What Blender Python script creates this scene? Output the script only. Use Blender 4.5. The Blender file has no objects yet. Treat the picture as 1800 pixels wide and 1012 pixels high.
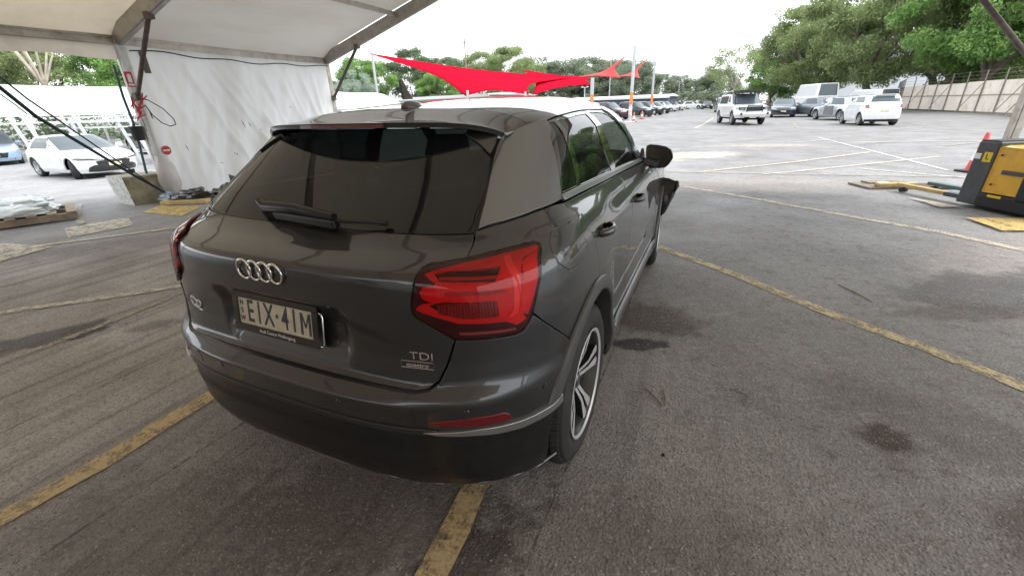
import bpy, math, random
import numpy as np
from mathutils import Vector, Matrix
from mathutils.geometry import delaunay_2d_cdt

SC = bpy.context.scene
COL = SC.collection
PI = math.pi
rng = random.Random(7)

# ------------------------------------------------------------------ camera
cd = bpy.data.cameras.new('camera'); cam = bpy.data.objects.new('camera', cd); COL.objects.link(cam)
yaw, pitch, roll = -0.4328, -0.4032, -0.0320
fw = Vector((math.sin(yaw)*math.cos(pitch), math.cos(yaw)*math.cos(pitch), math.sin(pitch)))
ri = Vector((math.cos(yaw), -math.sin(yaw), 0)); up = ri.cross(fw)
ri, up = ri*math.cos(roll)+up*math.sin(roll), up*math.cos(roll)-ri*math.sin(roll)
M = Matrix((ri, up, -fw)).transposed().to_4x4(); M.translation = Vector((1.2346, -0.7037, 1.4376))
cam.matrix_world = M
cd.sensor_width = 36; cd.lens = 744.02/1800*36; cd.clip_start = .05; cd.clip_end = 2000
SC.camera = cam

# ------------------------------------------------------------------ sky, sun, exposure (bright overcast)
W = bpy.data.worlds.new('World'); SC.world = W; W.use_nodes = True
nt = W.node_tree; nt.nodes.clear()
SUN_EL, SUN_ROT = math.radians(52), math.radians(70)
sky = nt.nodes.new('ShaderNodeTexSky'); sky.sky_type = 'NISHITA'; sky.sun_disc = False
sky.sun_elevation = SUN_EL; sky.sun_rotation = SUN_ROT; sky.air_density = 1.0; sky.dust_density = 3.0
hsv = nt.nodes.new('ShaderNodeHueSaturation'); hsv.inputs['Saturation'].default_value = .25
nt.links.new(sky.outputs[0], hsv.inputs['Color'])
bg = nt.nodes.new('ShaderNodeBackground'); bg.inputs['Strength'].default_value = .10
nt.links.new(hsv.outputs[0], bg.inputs['Color'])
cl = nt.nodes.new('ShaderNodeBackground'); cl.inputs['Color'].default_value = (.93,.96,1,1); cl.inputs['Strength'].default_value = 1.05
ad = nt.nodes.new('ShaderNodeAddShader'); nt.links.new(bg.outputs[0], ad.inputs[0]); nt.links.new(cl.outputs[0], ad.inputs[1])
wo = nt.nodes.new('ShaderNodeOutputWorld'); nt.links.new(ad.outputs[0], wo.inputs['Surface'])
sd = bpy.data.lights.new('sun', 'SUN'); sd.energy = 1.4; sd.angle = math.radians(25); sd.color = (1,.97,.92)
sun = bpy.data.objects.new('sun', sd); COL.objects.link(sun)
sdir = Vector((math.sin(SUN_ROT)*math.cos(SUN_EL), math.cos(SUN_ROT)*math.cos(SUN_EL), math.sin(SUN_EL)))
sun.rotation_euler = (-sdir).to_track_quat('-Z','Y').to_euler()
SC.view_settings.view_transform = 'Standard'; SC.view_settings.look = 'None'
SC.view_settings.exposure = 0.85; SC.view_settings.gamma = 1
SC.render.engine = 'CYCLES'; SC.cycles.use_denoising = True
SC.cycles.max_bounces = 8; SC.cycles.transparent_max_bounces = 24

# ------------------------------------------------------------------ materials
def srgb(h):
    c = [int(h[i:i+2],16)/255 for i in (0,2,4)]
    return tuple(x/12.92 if x <= .04045 else ((x+.055)/1.055)**2.4 for x in c)
def mat(name, col, rough=.6, metal=0, coat=0, coat_rough=.03, spec=.5, var=0, vscale=6, bump=0, bscale=60, dirt=None, dscale=3, alpha=1, emit=None):
    m = bpy.data.materials.new(name); m.use_nodes = True; n = m.node_tree; b = n.nodes['Principled BSDF']
    b.inputs['Base Color'].default_value = (*col,1); b.inputs['Roughness'].default_value = rough
    b.inputs['Metallic'].default_value = metal; b.inputs['Coat Weight'].default_value = coat
    b.inputs['Coat Roughness'].default_value = coat_rough; b.inputs['Specular IOR Level'].default_value = spec
    tc = n.nodes.new('ShaderNodeTexCoord')
    src = None
    if var or dirt:
        nz = n.nodes.new('ShaderNodeTexNoise'); nz.inputs['Scale'].default_value = vscale; nz.inputs['Detail'].default_value = 6
        n.links.new(tc.outputs['Object'], nz.inputs['Vector'])
        mr = n.nodes.new('ShaderNodeMapRange'); mr.inputs[1].default_value=.3; mr.inputs[2].default_value=.7
        mr.inputs[3].default_value = 1-var; mr.inputs[4].default_value = 1+var
        n.links.new(nz.outputs['Fac'], mr.inputs[0])
        mx = n.nodes.new('ShaderNodeVectorMath'); mx.operation='SCALE'; mx.inputs[0].default_value = col
        n.links.new(mr.outputs[0], mx.inputs['Scale']); src = mx.outputs[0]
        if dirt:
            nd = n.nodes.new('ShaderNodeTexNoise'); nd.inputs['Scale'].default_value = dscale; nd.inputs['Detail'].default_value = 8; nd.inputs['Roughness'].default_value=.7
            n.links.new(tc.outputs['Object'], nd.inputs['Vector'])
            cr = n.nodes.new('ShaderNodeMapRange'); cr.inputs[1].default_value=.5; cr.inputs[2].default_value=.72
            cr.inputs[3].default_value=0; cr.inputs[4].default_value=dirt[3]; n.links.new(nd.outputs['Fac'], cr.inputs[0])
            m2 = n.nodes.new('ShaderNodeMix'); m2.data_type='RGBA'; m2.inputs[7].default_value=(*dirt[:3],1)
            n.links.new(cr.outputs[0], m2.inputs[0]); n.links.new(src, m2.inputs[6]); src = m2.outputs[2]
        n.links.new(src, b.inputs['Base Color'])
    if bump:
        nb = n.nodes.new('ShaderNodeTexNoise'); nb.inputs['Scale'].default_value = bscale; nb.inputs['Detail'].default_value = 5
        n.links.new(tc.outputs['Object'], nb.inputs['Vector'])
        bp = n.nodes.new('ShaderNodeBump'); bp.inputs['Strength'].default_value = bump; bp.inputs['Distance'].default_value=.01
        n.links.new(nb.outputs['Fac'], bp.inputs['Height']); n.links.new(bp.outputs[0], b.inputs['Normal'])
    if emit: b.inputs['Emission Color'].default_value=(*emit,1); b.inputs['Emission Strength'].default_value=1
    return m
def glass(name, tint=(.02,.022,.024), through=.25, rough=.01, tcol=(.55,.6,.6)):
    m = bpy.data.materials.new(name); m.use_nodes = True; n = m.node_tree; b = n.nodes['Principled BSDF']
    b.inputs['Base Color'].default_value = (*tint,1); b.inputs['Roughness'].default_value = rough
    b.inputs['Coat Weight'].default_value = 1; b.inputs['Coat Roughness'].default_value=rough; b.inputs['Specular IOR Level'].default_value=.0
    t = n.nodes.new('ShaderNodeBsdfTransparent'); t.inputs[0].default_value=(*tcol,1)
    x = n.nodes.new('ShaderNodeMixShader'); x.inputs[0].default_value = through
    n.links.new(b.outputs[0], x.inputs[1]); n.links.new(t.outputs[0], x.inputs[2])
    n.links.new(x.outputs[0], n.nodes['Material Output'].inputs['Surface']); return m

# ------------------------------------------------------------------ mesh helpers
class MB:
    def __init__(s): s.v=[]; s.f=[]; s.m=[]
    def add(s, vs, fs, mi=0):
        o=len(s.v); s.v += [tuple(map(float,p)) for p in vs]; s.f += [tuple(i+o for i in f) for f in fs]; s.m += [mi]*len(fs); return s
    def box(s, c, d, rot=None, mi=0, taper=1):
        c=Vector(c); h=[x/2 for x in d]; vs=[]
        for z in (-1,1):
            k = taper if z>0 else 1
            for x,y in ((-1,-1),(1,-1),(1,1),(-1,1)):
                p=Vector((x*h[0]*k,y*h[1]*k,z*h[2])); 
                if rot is not None: p = rot@p
                vs.append(c+p)
        return s.add(vs, [(3,2,1,0),(4,5,6,7),(0,1,5,4),(1,2,6,5),(2,3,7,6),(3,0,4,7)], mi)
    def bar(s, a, b, w, h, upv=(0,0,1), mi=0):
        a=Vector(a); b=Vector(b); d=(b-a); L=d.length; d.normalize(); u=Vector(upv)
        x=d.cross(u); 
        if x.length<1e-4: x=d.cross(Vector((1,0,0)))
        x.normalize(); u=x.cross(d)
        R=Matrix((x,d,u)).transposed(); return s.box((a+b)/2,(w,L,h),R,mi)
    def tube(s, pts, r, n=8, mi=0, cap=True):
        pts=[Vector(p) for p in pts]; rs = r if isinstance(r,(list,tuple)) else [r]*len(pts)
        vs=[]; prev=None
        for i,p in enumerate(pts):
            t=(pts[min(i+1,len(pts)-1)]-pts[max(i-1,0)]).normalized()
            if prev is None:
                a=t.cross(Vector((0,0,1))); 
                if a.length<1e-3: a=t.cross(Vector((0,1,0)))
            else: a=prev-t*prev.dot(t)
            a.normalize(); prev=a; b=t.cross(a)
            for k in range(n):
                q=2*PI*k/n; vs.append(p+(a*math.cos(q)+b*math.sin(q))*rs[i])
        fs=[]
        for i in range(len(pts)-1):
            for k in range(n): fs.append((i*n+k,i*n+(k+1)%n,(i+1)*n+(k+1)%n,(i+1)*n+k))
        if cap: fs += [tuple(range(n-1,-1,-1)), tuple((len(pts)-1)*n+k for k in range(n))]
        return s.add(vs,fs,mi)
    def lathe(s, prof, n=32, c=(0,0,0), ax='z', mi=0, closed=False):
        vs=[]; c=Vector(c)
        for r,z in prof:
            for k in range(n):
                q=2*PI*k/n; a,b=r*math.cos(q),r*math.sin(q)
                vs.append(c+Vector({'z':(a,b,z),'x':(z,a,b),'y':(b,z,a)}[ax]))
        fs=[]; m=len(prof)
        for i in range(m-1 if not closed else m):
            j=(i+1)%m
            for k in range(n): fs.append((i*n+k,i*n+(k+1)%n,j*n+(k+1)%n,j*n+k))
        return s.add(vs,fs,mi)
    def prism(s, poly, z0, z1, fn=None, mi=0):
        """extrude a 2-D outline (counter-clockwise) from z0 to z1"""
        n=len(poly); fn = fn or (lambda x,y,z:(x,y,z))
        vs=[fn(x,y,z0) for x,y in poly]+[fn(x,y,z1) for x,y in poly]
        fs=[tuple(range(n-1,-1,-1)), tuple(range(n,2*n))]+[(i,(i+1)%n,n+(i+1)%n,n+i) for i in range(n)]
        return s.add(vs,fs,mi)
    def grid(s, P, mi=0, flip=False):
        """P: array (a,b,3)"""
        a,b=len(P),len(P[0]); vs=[p for row in P for p in row]
        fs=[]
        for i in range(a-1):
            for j in range(b-1):
                f=(i*b+j,(i+1)*b+j,(i+1)*b+j+1,i*b+j+1); fs.append(f[::-1] if flip else f)
        return s.add(vs,fs,mi)
def mesh_of(name, mb, mats, smooth=None, bevel=0):
    me=bpy.data.meshes.new(name); me.from_pydata(mb.v,[],mb.f); 
    for m in (mats if isinstance(mats,(list,tuple)) else [mats]): me.materials.append(m)
    if any(mb.m): me.polygons.foreach_set('material_index', mb.m)
    if smooth is not None:
        me.polygons.foreach_set('use_smooth',[True]*len(me.polygons))
        me.set_sharp_from_angle(angle=math.radians(smooth))
    me.update(); return me
def obj(name, mb, mats, parent=None, smooth=None, bevel=0, seg=2, kind=None, label=None, cat=None, group=None, loc=None, rz=None):
    me = mb if isinstance(mb, bpy.types.Mesh) else mesh_of(name, mb, mats, smooth)
    o=bpy.data.objects.new(name, me); COL.objects.link(o)
    if parent is not None: o.parent = parent
    if bevel:
        b=o.modifiers.new('bevel','BEVEL'); b.width=bevel; b.segments=seg; b.limit_method='ANGLE'; b.angle_limit=math.radians(35); b.harden_normals=False
    if loc is not None: o.location=loc
    if rz is not None: o.rotation_euler=(0,0,rz)
    return tag(o,label,cat,group,kind)
def tag(o, label=None, cat=None, group=None, kind=None):
    if label: o['label']=label
    if cat: o['category']=cat
    if group: o['group']=group
    if kind: o['kind']=kind
    return o
def thing(name, label, cat, loc=(0,0,0), rz=0, group=None):
    o=bpy.data.objects.new(name,None); o.empty_display_size=.2; COL.objects.link(o); o.location=loc; o.rotation_euler=(0,0,rz)
    return tag(o,label,cat,group)
def copy_tree(o, parent=None):
    c=o.copy(); COL.objects.link(c)
    if parent is not None: c.parent=parent
    for ch in list(o.children): copy_tree(ch,c)
    return c
def text_mesh(name, txt, size, m, parent, mw, extrude=.001, align='CENTER', spacing=1.0, xscale=1.0, offset=0.0):
    cu=bpy.data.curves.new(name,'FONT'); cu.body=txt; cu.size=size; cu.extrude=extrude; cu.align_x=align; cu.align_y='CENTER'; cu.space_character=spacing; cu.offset=offset
    t=bpy.data.objects.new(name+'_c',cu); COL.objects.link(t)
    dg=bpy.context.evaluated_depsgraph_get(); me=bpy.data.meshes.new_from_object(t.evaluated_get(dg)); bpy.data.objects.remove(t)
    me.transform(mw@Matrix.Diagonal((xscale,1,1,1))); me.materials.clear(); me.materials.append(m); me.name=name
    return obj(name, me, None, parent)
def frame(o, x, y):
    """matrix with origin o, x axis along x and y axis as near y as possible"""
    x=Vector(x).normalized(); z=x.cross(Vector(y)).normalized(); y=z.cross(x)
    m=Matrix((x,y,z)).transposed().to_4x4(); m.translation=Vector(o); return m

# ------------------------------------------------------------------ panels cut out of curved surfaces
def dens(poly, step):
    out=[]
    n=len(poly)
    for i in range(n):
        a=np.array(poly[i],float); b=np.array(poly[(i+1)%n],float); k=max(1,int(math.ceil(np.linalg.norm(b-a)/step)))
        for j in range(k): out.append(a+(b-a)*j/k)
    return np.array(out)
def pip(P, poly):
    x,y=P[:,0],P[:,1]; ins=np.zeros(len(P),bool); n=len(poly)
    for i in range(n):
        x0,y0=poly[i]; x1,y1=poly[(i+1)%n]
        if y0==y1: continue
        c=((y0>y)!=(y1>y))&(x<(x1-x0)*(y-y0)/(y1-y0)+x0); ins^=c
    return ins
class Sheet:
    """a curved surface: fn(s,t)->points, nrm(s,t)->normals; s, t in metres-like units"""
    def __init__(s, fn, nrm): s.fn=fn; s.nrm=nrm
def panel(name, sheet, poly, m, parent=None, off=0., gap=.002, thick=.012, res=.03, holes=(), rim=True, label=None, bulge=None, mi_fn=None):
    poly=np.array(poly,float); ar=0.5*sum(poly[i][0]*poly[(i+1)%len(poly)][1]-poly[(i+1)%len(poly)][0]*poly[i][1] for i in range(len(poly)))
    if ar<0: poly=poly[::-1]
    loops=[dens(poly,res)]+[dens(h,res*.8) for h in holes]
    pts=[];edges=[]
    for L in loops:
        o=len(pts); pts+=list(L); edges+=[(o+i,o+(i+1)%len(L)) for i in range(len(L))]
    nb=len(pts)
    lo,hi=poly.min(0),poly.max(0)
    gx=np.arange(lo[0]+res*.5,hi[0],res); gy=np.arange(lo[1]+res*.5,hi[1],res*.8)
    if len(gx) and len(gy):
        G=np.stack(np.meshgrid(gx,gy),-1).reshape(-1,2)
        ok=pip(G,poly)
        for h in holes: ok&=~pip(G,np.array(h,float))
        G=G[ok]
        B=np.array(pts)
        if len(G):
            d=np.full(len(G),9.)
            for L in loops:
                for k in range(0,len(L),64):
                    d=np.minimum(d,np.sqrt(((G[:,None]-L[None,k:k+64])**2).sum(2)).min(1))
            pts+=list(G[d>res*.45])
    vo,eo,fo,ov,oe,of=delaunay_2d_cdt([Vector(p) for p in pts],edges,[],0,1e-7)
    V=np.array([tuple(v) for v in vo]); 
    T=np.array([f for f in fo if len(f)==3])
    Cn=V[T].mean(1); ok=pip(Cn,poly)
    for h in holes: ok&=~pip(Cn,np.array(h,float))
    T=T[ok]
    P=sheet.fn(V[:,0],V[:,1]); N=sheet.nrm(V[:,0],V[:,1])
    offv=np.full(len(V),off)
    if bulge is not None: offv=offv+bulge(V[:,0],V[:,1])
    Q=P+N*offv[:,None]
    # orientation
    a,b,c=Q[T[:,0]],Q[T[:,1]],Q[T[:,2]]; fl=(np.cross(b-a,c-a)*(N[T[:,0]]+N[T[:,1]]+N[T[:,2]])).sum(1)<0
    T[fl]=T[fl][:,::-1]
    verts=list(map(tuple,Q)); nors=list(map(tuple,N)); faces=[tuple(map(int,t)) for t in T]
    if rim:
        # boundary edges of the kept triangles
        ec={}
        for t in T:
            for i in range(3):
                e=(int(t[i]),int(t[(i+1)%3])); ec[e]=1
        bd=[e for e in ec if (e[1],e[0]) not in ec]
        nxt={}
        idx={}
        push={}
        for a_,b_ in bd:
            d=Q[b_]-Q[a_]; o_=np.cross(d,N[a_]); o_/=np.linalg.norm(o_)+1e-12
            for k in (a_,b_): push[k]=push.get(k,0)+o_
        for k,o_ in push.items():
            o_=o_/(np.linalg.norm(o_)+1e-12)
            base=Q[k].copy(); q0=base-o_*gap
            verts[k]=tuple(q0)
            r=min(.0025,thick*.4)
            i1=len(verts); verts.append(tuple(q0+o_*r*.7-N[k]*r*.3)); nn=N[k]*.7+o_*.7; nors.append(tuple(nn/np.linalg.norm(nn)))
            i2=len(verts); verts.append(tuple(q0+o_*r-N[k]*r)); nors.append(tuple(o_))
            i3=len(verts); verts.append(tuple(q0+o_*r-N[k]*thick)); nors.append(tuple(o_))
            idx[k]=(k,i1,i2,i3)
        for a_,b_ in bd:
            A,B=idx[a_],idx[b_]
            for j in range(3): faces.append((B[j],A[j],A[j+1],B[j+1]))
    me=bpy.data.meshes.new(name); me.from_pydata(verts,[],faces)
    ms=m if isinstance(m,(list,tuple)) else [m]
    for x in ms: me.materials.append(x)
    me.polygons.foreach_set('use_smooth',[True]*len(me.polygons))
    me.update()
    me.normals_split_custom_set_from_vertices([tuple(float(c) for c in n) for n in nors])
    return obj(name,me,None,parent,label=label)
# ------------------------------------------------------------------ surface of the grey car

# ---- body surface of the grey car: z = v, u runs 0..1 rear corner, 1..2 flank, 2..3 front corner
#        z     y0     w     n    rc    y1     fc
CROWS = np.array([
 (0.16, 0.28, 0.815, 2.9, 0.52, 4.02, 0.60),
 (0.22, 0.175,0.850, 3.0, 0.62, 4.08, 0.65),
 (0.28, 0.108,0.876, 3.2, 0.692,4.12, 0.70),
 (0.36, 0.072,0.885, 3.3, 0.71, 4.16, 0.75),
 (0.44, 0.062,0.886, 3.35,0.738,4.18, 0.80),
 (0.54, 0.050,0.890, 3.4, 0.750,4.18, 0.80),
 (0.600,0.047,0.890, 3.4, 0.753,4.18, 0.80),
 (0.641,0.044,0.890, 3.4, 0.756,4.18, 0.80),
 (0.646,0.048,0.890, 3.4, 0.752,4.18, 0.80),
 (0.690,0.090,0.889, 3.4, 0.710,4.175,0.80),
 (0.76, 0.104,0.889, 3.4, 0.700,4.16, 0.80),
 (0.84, 0.108,0.887, 3.4, 0.695,4.12, 0.80),
 (0.92, 0.108,0.882, 3.3, 0.695,4.00, 0.85),
 (0.980,0.110,0.874, 3.2, 0.690,3.82, 0.90),
 (1.010,0.114,0.865, 3.1, 0.680,3.66, 0.90),
 (1.025,0.125,0.859, 3.0, 0.670,3.54, 0.85),
 (1.040,0.165,0.850, 2.95, 0.650,3.38, 0.75),
 (1.060,0.225,0.838, 3.0, 0.620,3.22, 0.65),
 (1.080,0.262,0.818, 3.3, 0.590,3.05, 0.60),
 (1.096,0.286,0.804, 3.5, 0.560,2.98, 0.60),
 (1.150,0.358,0.788, 3.6, 0.560,2.93, 0.60),
 (1.250,0.490,0.752, 3.6, 0.580,2.80, 0.60),
 (1.350,0.610,0.705, 3.6, 0.600,2.66, 0.60),
 (1.400,0.665,0.655, 3.5, 0.600,2.58, 0.60),
 (1.430,0.700,0.600, 3.4, 0.600,2.52, 0.60),
])
RA, FA, WR = .792, 3.392, .342
def sst(a,b,x):
    t=np.clip((x-a)/(b-a),0,1); return t*t*(3-2*t)
def flank_adj(x,y,z):
    """shape of the car's side: flares over the wheels, shoulder facet, tapering cabin"""
    x=np.array(x,float)
    side=sst(.55,.80,x)
    m=sst(1.0,1.35,y)*(1-sst(2.55,2.95,y))
    # doors: facet from belt to a crisp edge, hollow below it
    fz=np.interp(z,[.18,.30,.38,.50,.70,.955,1.02,1.096,1.12],[.0,.0,.0,-.024,-.016,-.002,-.022,.0,0])
    x=x+m*fz*side
    # cabin narrows to the rear and to the front
    g=sst(1.07,1.15,z)
    x=x-g*.035*(1-sst(.5,1.5,y))*side*0.6-g*.03*sst(1.9,2.9,y)*side
    # body narrows to the front
    x=x-(1-g)*.02*sst(2.8,3.9,y)*side
    for yc in (RA,FA):
        r=np.sqrt((y-yc)**2+(z-WR)**2)
        x=x+.012*side*(1-sst(.40,.62,r))
    return x
NU,NV=(90,120,60),260
def build():
    zs=np.linspace(.16,1.43,NV)
    U=np.concatenate([np.linspace(0,1,NU[0],endpoint=False),np.linspace(1,2,NU[1],endpoint=False),np.linspace(2,3,NU[2])])
    G=np.zeros((len(U),NV,3)); R=CROWS
    th=np.linspace(0,np.pi/2,400)
    for j,z in enumerate(zs):
        y0,w,n,rc,y1,fc=[np.interp(z,R[:,0],R[:,i]) for i in range(1,7)]
        def corner(yc,ye,nn):
            x=w*np.sin(th)**(2/nn); y=yc+(ye-yc)*np.cos(th)**(2/nn)
            s=np.concatenate([[0],np.cumsum(np.hypot(np.diff(x),np.diff(y)))]); s/=s[-1]
            return s,x,y
        s,x,y=corner(y0+rc,y0,n); t=U[:NU[0]]
        G[:NU[0],j,0]=np.interp(t,s,x); G[:NU[0],j,1]=np.interp(t,s,y)
        t=U[NU[0]:NU[0]+NU[1]]-1
        G[NU[0]:NU[0]+NU[1],j,0]=w; G[NU[0]:NU[0]+NU[1],j,1]=(y0+rc)+t*((y1-fc)-(y0+rc))
        s,x,y=corner(y1-fc,y1,2.5); t=3-U[NU[0]+NU[1]:]
        G[NU[0]+NU[1]:,j,0]=np.interp(t,s,x); G[NU[0]+NU[1]:,j,1]=np.interp(t,s,y)
        G[:,j,2]=z
    # light smoothing along z so that rows blend without steps
    K=np.array([0,1,2,1,0])/4.
    P=np.pad(G[:,:,:2],((0,0),(2,2),(0,0)),'edge')
    # keep end rows
    Q=sum(K[k]*P[:,k:k+NV] for k in range(5)); G[:,1:-1,:2]=Q[:,1:-1]
    G[:,:,0]=flank_adj(G[:,:,0],G[:,:,1],G[:,:,2])
    # plate recess and undercut of the tailgate
    X,Y,Z=G[...,0],G[...,1],G[...,2]
    G[...,1]+=tail_inset(X,Z)*(Y<1.0)
    return U,zs,G
def tail_inset(X,Z):
    a=np.abs(X)
    lo=1-sst(.60,.64,a); 
    top=1-sst(.888,.902,Z); bot=sst(.63,.66,Z)
    rec=(1-sst(.270,.300,a))*top*sst(.69,.78,Z)
    wing=(1-sst(.30,.62,a))*(1-sst(.83,.89,Z+.25*np.clip(a-.28,0,1)))*bot
    return .020*rec+.018*wing
UG,ZG,GG=build()
def F(u,v,side=1):
    """surface point(s) for parameters u, v"""
    u=np.atleast_1d(np.asarray(u,float)); v=np.atleast_1d(np.asarray(v,float))
    i=np.clip(np.interp(u,UG,np.arange(len(UG))),0,len(UG)-1.001); j=np.clip((v-ZG[0])/(ZG[1]-ZG[0]),0,NV-1.001)
    a=i.astype(int); b=j.astype(int); fa=(i-a)[:,None]; fb=(j-b)[:,None]
    p=(GG[a,b]*(1-fa)+GG[a+1,b]*fa)*(1-fb)+(GG[a,b+1]*(1-fa)+GG[a+1,b+1]*fa)*fb
    p=p.copy(); p[:,0]*=side
    return p
def FN(u,v,side=1):
    e=.012; f=.004
    u=np.atleast_1d(np.asarray(u,float)); v=np.atleast_1d(np.asarray(v,float))
    du=F(np.clip(u+e,0,3),v)-F(np.clip(u-e,0,3),v)
    # across the centre line the surface is mirrored
    m=(u<e); q=F(np.abs(u-e),v); q[:,0]*=np.where(m,-1,1); du=F(np.clip(u+e,0,3),v)-np.where(m[:,None],q,F(np.clip(u-e,0,3),v))
    dv=F(u,np.clip(v+f,ZG[0],ZG[-1]))-F(u,np.clip(v-f,ZG[0],ZG[-1]))
    n=np.cross(du,dv); n/=np.linalg.norm(n,axis=1)[:,None]+1e-12
    n[:,0]*=side
    return n
def inv_y(y,z):
    """u on the side of the car for a given y and height"""
    j=int(round(np.clip((z-ZG[0])/(ZG[1]-ZG[0]),0,NV-1))); Y=GG[:,j,1]
    return float(np.interp(y,Y,UG))
def inv_x(x,z):
    j=int(round(np.clip((z-ZG[0])/(ZG[1]-ZG[0]),0,NV-1))); X=GG[:NU[0],j,0]
    return float(np.interp(abs(x),X,UG[:NU[0]]))
# ------------------------------------------------------------------ the grey car
jz=int((.75-ZG[0])/(ZG[1]-ZG[0])); _r=GG[:,jz,:2]
SA=np.concatenate([[0],np.cumsum(np.hypot(*np.diff(_r,axis=0).T))])      # arc length round the car at mid height
def u2s(u): return float(np.interp(abs(u),UG,SA))*(1 if u>=0 else -1)
def sh_fn(s,t):
    sg=np.where(s<0,-1,1); p=F(np.interp(np.abs(s),SA,UG),t); p[:,0]*=sg; return p
def sh_n(s,t):
    sg=np.where(s<0,-1,1); p=FN(np.interp(np.abs(s),SA,UG),t); p[:,0]*=sg; return p
n0=sh_n(np.array([.6]),np.array([.8]))[0]
FLIP = -1 if n0[1]>0 else 1
def sh_nn(s,t): return sh_n(s,t)*FLIP
BODY=Sheet(sh_fn,sh_nn)
def pu(*q): return [(u2s(u),v) for u,v in q]                 # from (u, height)
def py(*q): return [(u2s(inv_y(y,z)),z) for y,z in q]        # from (y, height) on the flank
def px(*q): return [(u2s(inv_x(x,z))*(1 if x>=0 else -1),z) for x,z in q]
def mir(P): return [(-a,b) for a,b in P]
def onb(s,v,off=0):
    s=np.array([s],float); v=np.array([v],float); return Vector((sh_fn(s,v)+sh_nn(s,v)*off)[0])
def nb(s,v): return Vector(sh_nn(np.array([s],float),np.array([v],float))[0])

paint=mat('grey metallic paint',(.052,.054,.057),rough=.34,metal=.85,coat=1,coat_rough=.02)
def flake(m):
    n=m.node_tree; b=n.nodes['Principled BSDF']; tc=n.nodes.new('ShaderNodeTexCoord')
    vo=n.nodes.new('ShaderNodeTexVoronoi'); vo.inputs['Scale'].default_value=900; n.links.new(tc.outputs['Object'],vo.inputs['Vector'])
    mr=n.nodes.new('ShaderNodeMapRange'); mr.inputs[3].default_value=.30; mr.inputs[4].default_value=.50
    n.links.new(vo.outputs['Distance'],mr.inputs[0]); n.links.new(mr.outputs[0],b.inputs['Roughness'])
    nd=n.nodes.new('ShaderNodeTexNoise'); nd.inputs['Scale'].default_value=5; nd.inputs['Detail'].default_value=9; nd.inputs['Roughness'].default_value=.75
    n.links.new(tc.outputs['Object'],nd.inputs['Vector'])
    m2=n.nodes.new('ShaderNodeMapRange'); m2.inputs[1].default_value=.52; m2.inputs[2].default_value=.85; m2.inputs[3].default_value=.0; m2.inputs[4].default_value=.10
    n.links.new(nd.outputs['Fac'],m2.inputs[0]); n.links.new(m2.outputs[0],b.inputs['Coat Roughness'])
flake(paint)
satin=mat('satin grey blade',(.20,.205,.215),rough=.36,metal=.75,coat=.25,coat_rough=.28)
clad=mat('satin dark grey cladding',(.095,.097,.10),rough=.38,metal=.4,coat=.2,coat_rough=.3)
blackpl=mat('black bumper plastic',(.011,.011,.0115),rough=.32,spec=.4,var=.3,vscale=30,bump=.03,bscale=300)
gloss=mat('gloss black',(.006,.006,.007),rough=.06,coat=1)
rubber=mat('black rubber seal',(.010,.010,.011),rough=.6)
dark=mat('dark cavity',(.006,.006,.006),rough=.9,spec=.1)
chrome=mat('chrome',(.82,.81,.79),rough=.10,metal=1)
alum=mat('satin aluminium trim',(.42,.43,.44),rough=.32,metal=.9)
tyre_m=mat('tyre rubber',(.017,.017,.017),rough=.72,var=.25,vscale=12,dirt=(.06,.052,.045,.4),dscale=9)
tint=glass('tinted window glass',(.008,.009,.010),.16,.012,(.35,.42,.40))
clear=glass('clear window glass',(.010,.012,.012),.42,.01,(.72,.80,.76))

car=thing('parked_car','dark grey metallic hatchback SUV seen from behind, parked under the white marquee','car')

# --- the outlines of the panels
LAMP=pu((0.3961,0.9310),(0.4006,0.9562),(0.4114,0.9952),(0.4203,1.0162),(0.4262,1.0264),(0.4361,1.0331),(0.4625,1.0367),(0.5131,1.0407),(0.5599,1.0465),(0.6106,1.0510),(0.6685,1.0540),(0.6917,1.0525),(0.7084,1.0452),(0.7115,1.0361),(0.6970,0.9990),(0.6698,0.9316),(0.6524,0.8746),(0.6374,0.8466),(0.6241,0.8310),(0.6054,0.8270),(0.5387,0.8305),(0.4784,0.8364),(0.4679,0.8453),(0.4303,0.8771),(0.4009,0.9040),(0.3952,0.9151))
GB=1.090     # height of the lower edge of the rear window
tg_r=[(0,.672),(.385,.674),(.412,.681),(.434,.700),(.453,.749),(.476,.829),(.427,.874),(.398,.902),(.392,.915),(.3925,.931),(.397,.957),(.408,.997),(.417,1.019),(.424,1.030),(.435,1.037),(.4625,1.0405),(.519,1.046),(.534,1.0925)]
tg=pu(*[(max(u,1e-6),v) for u,v in tg_r[1:]])
TG=tg+[(0.0,GB)]+mir(tg)[::-1]
TG=[p for p in tg]+mir(tg)[::-1]
body=panel('tailgate',BODY,TG,paint,car,res=.016,thick=.02)
bu_r=pu((.20,.557),(.40,.555),(.463,.550),(.556,.534),(.615,.526),(.70,.523))+py((.437,.530))
ARC=(RA,WR)
def arc_pts(r,a0,a1,n,cy=RA): 
    return [(cy+r*math.cos(a),WR+r*math.sin(a)) for a in [a0+(a1-a0)*k/n for k in range(n+1)]]
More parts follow.
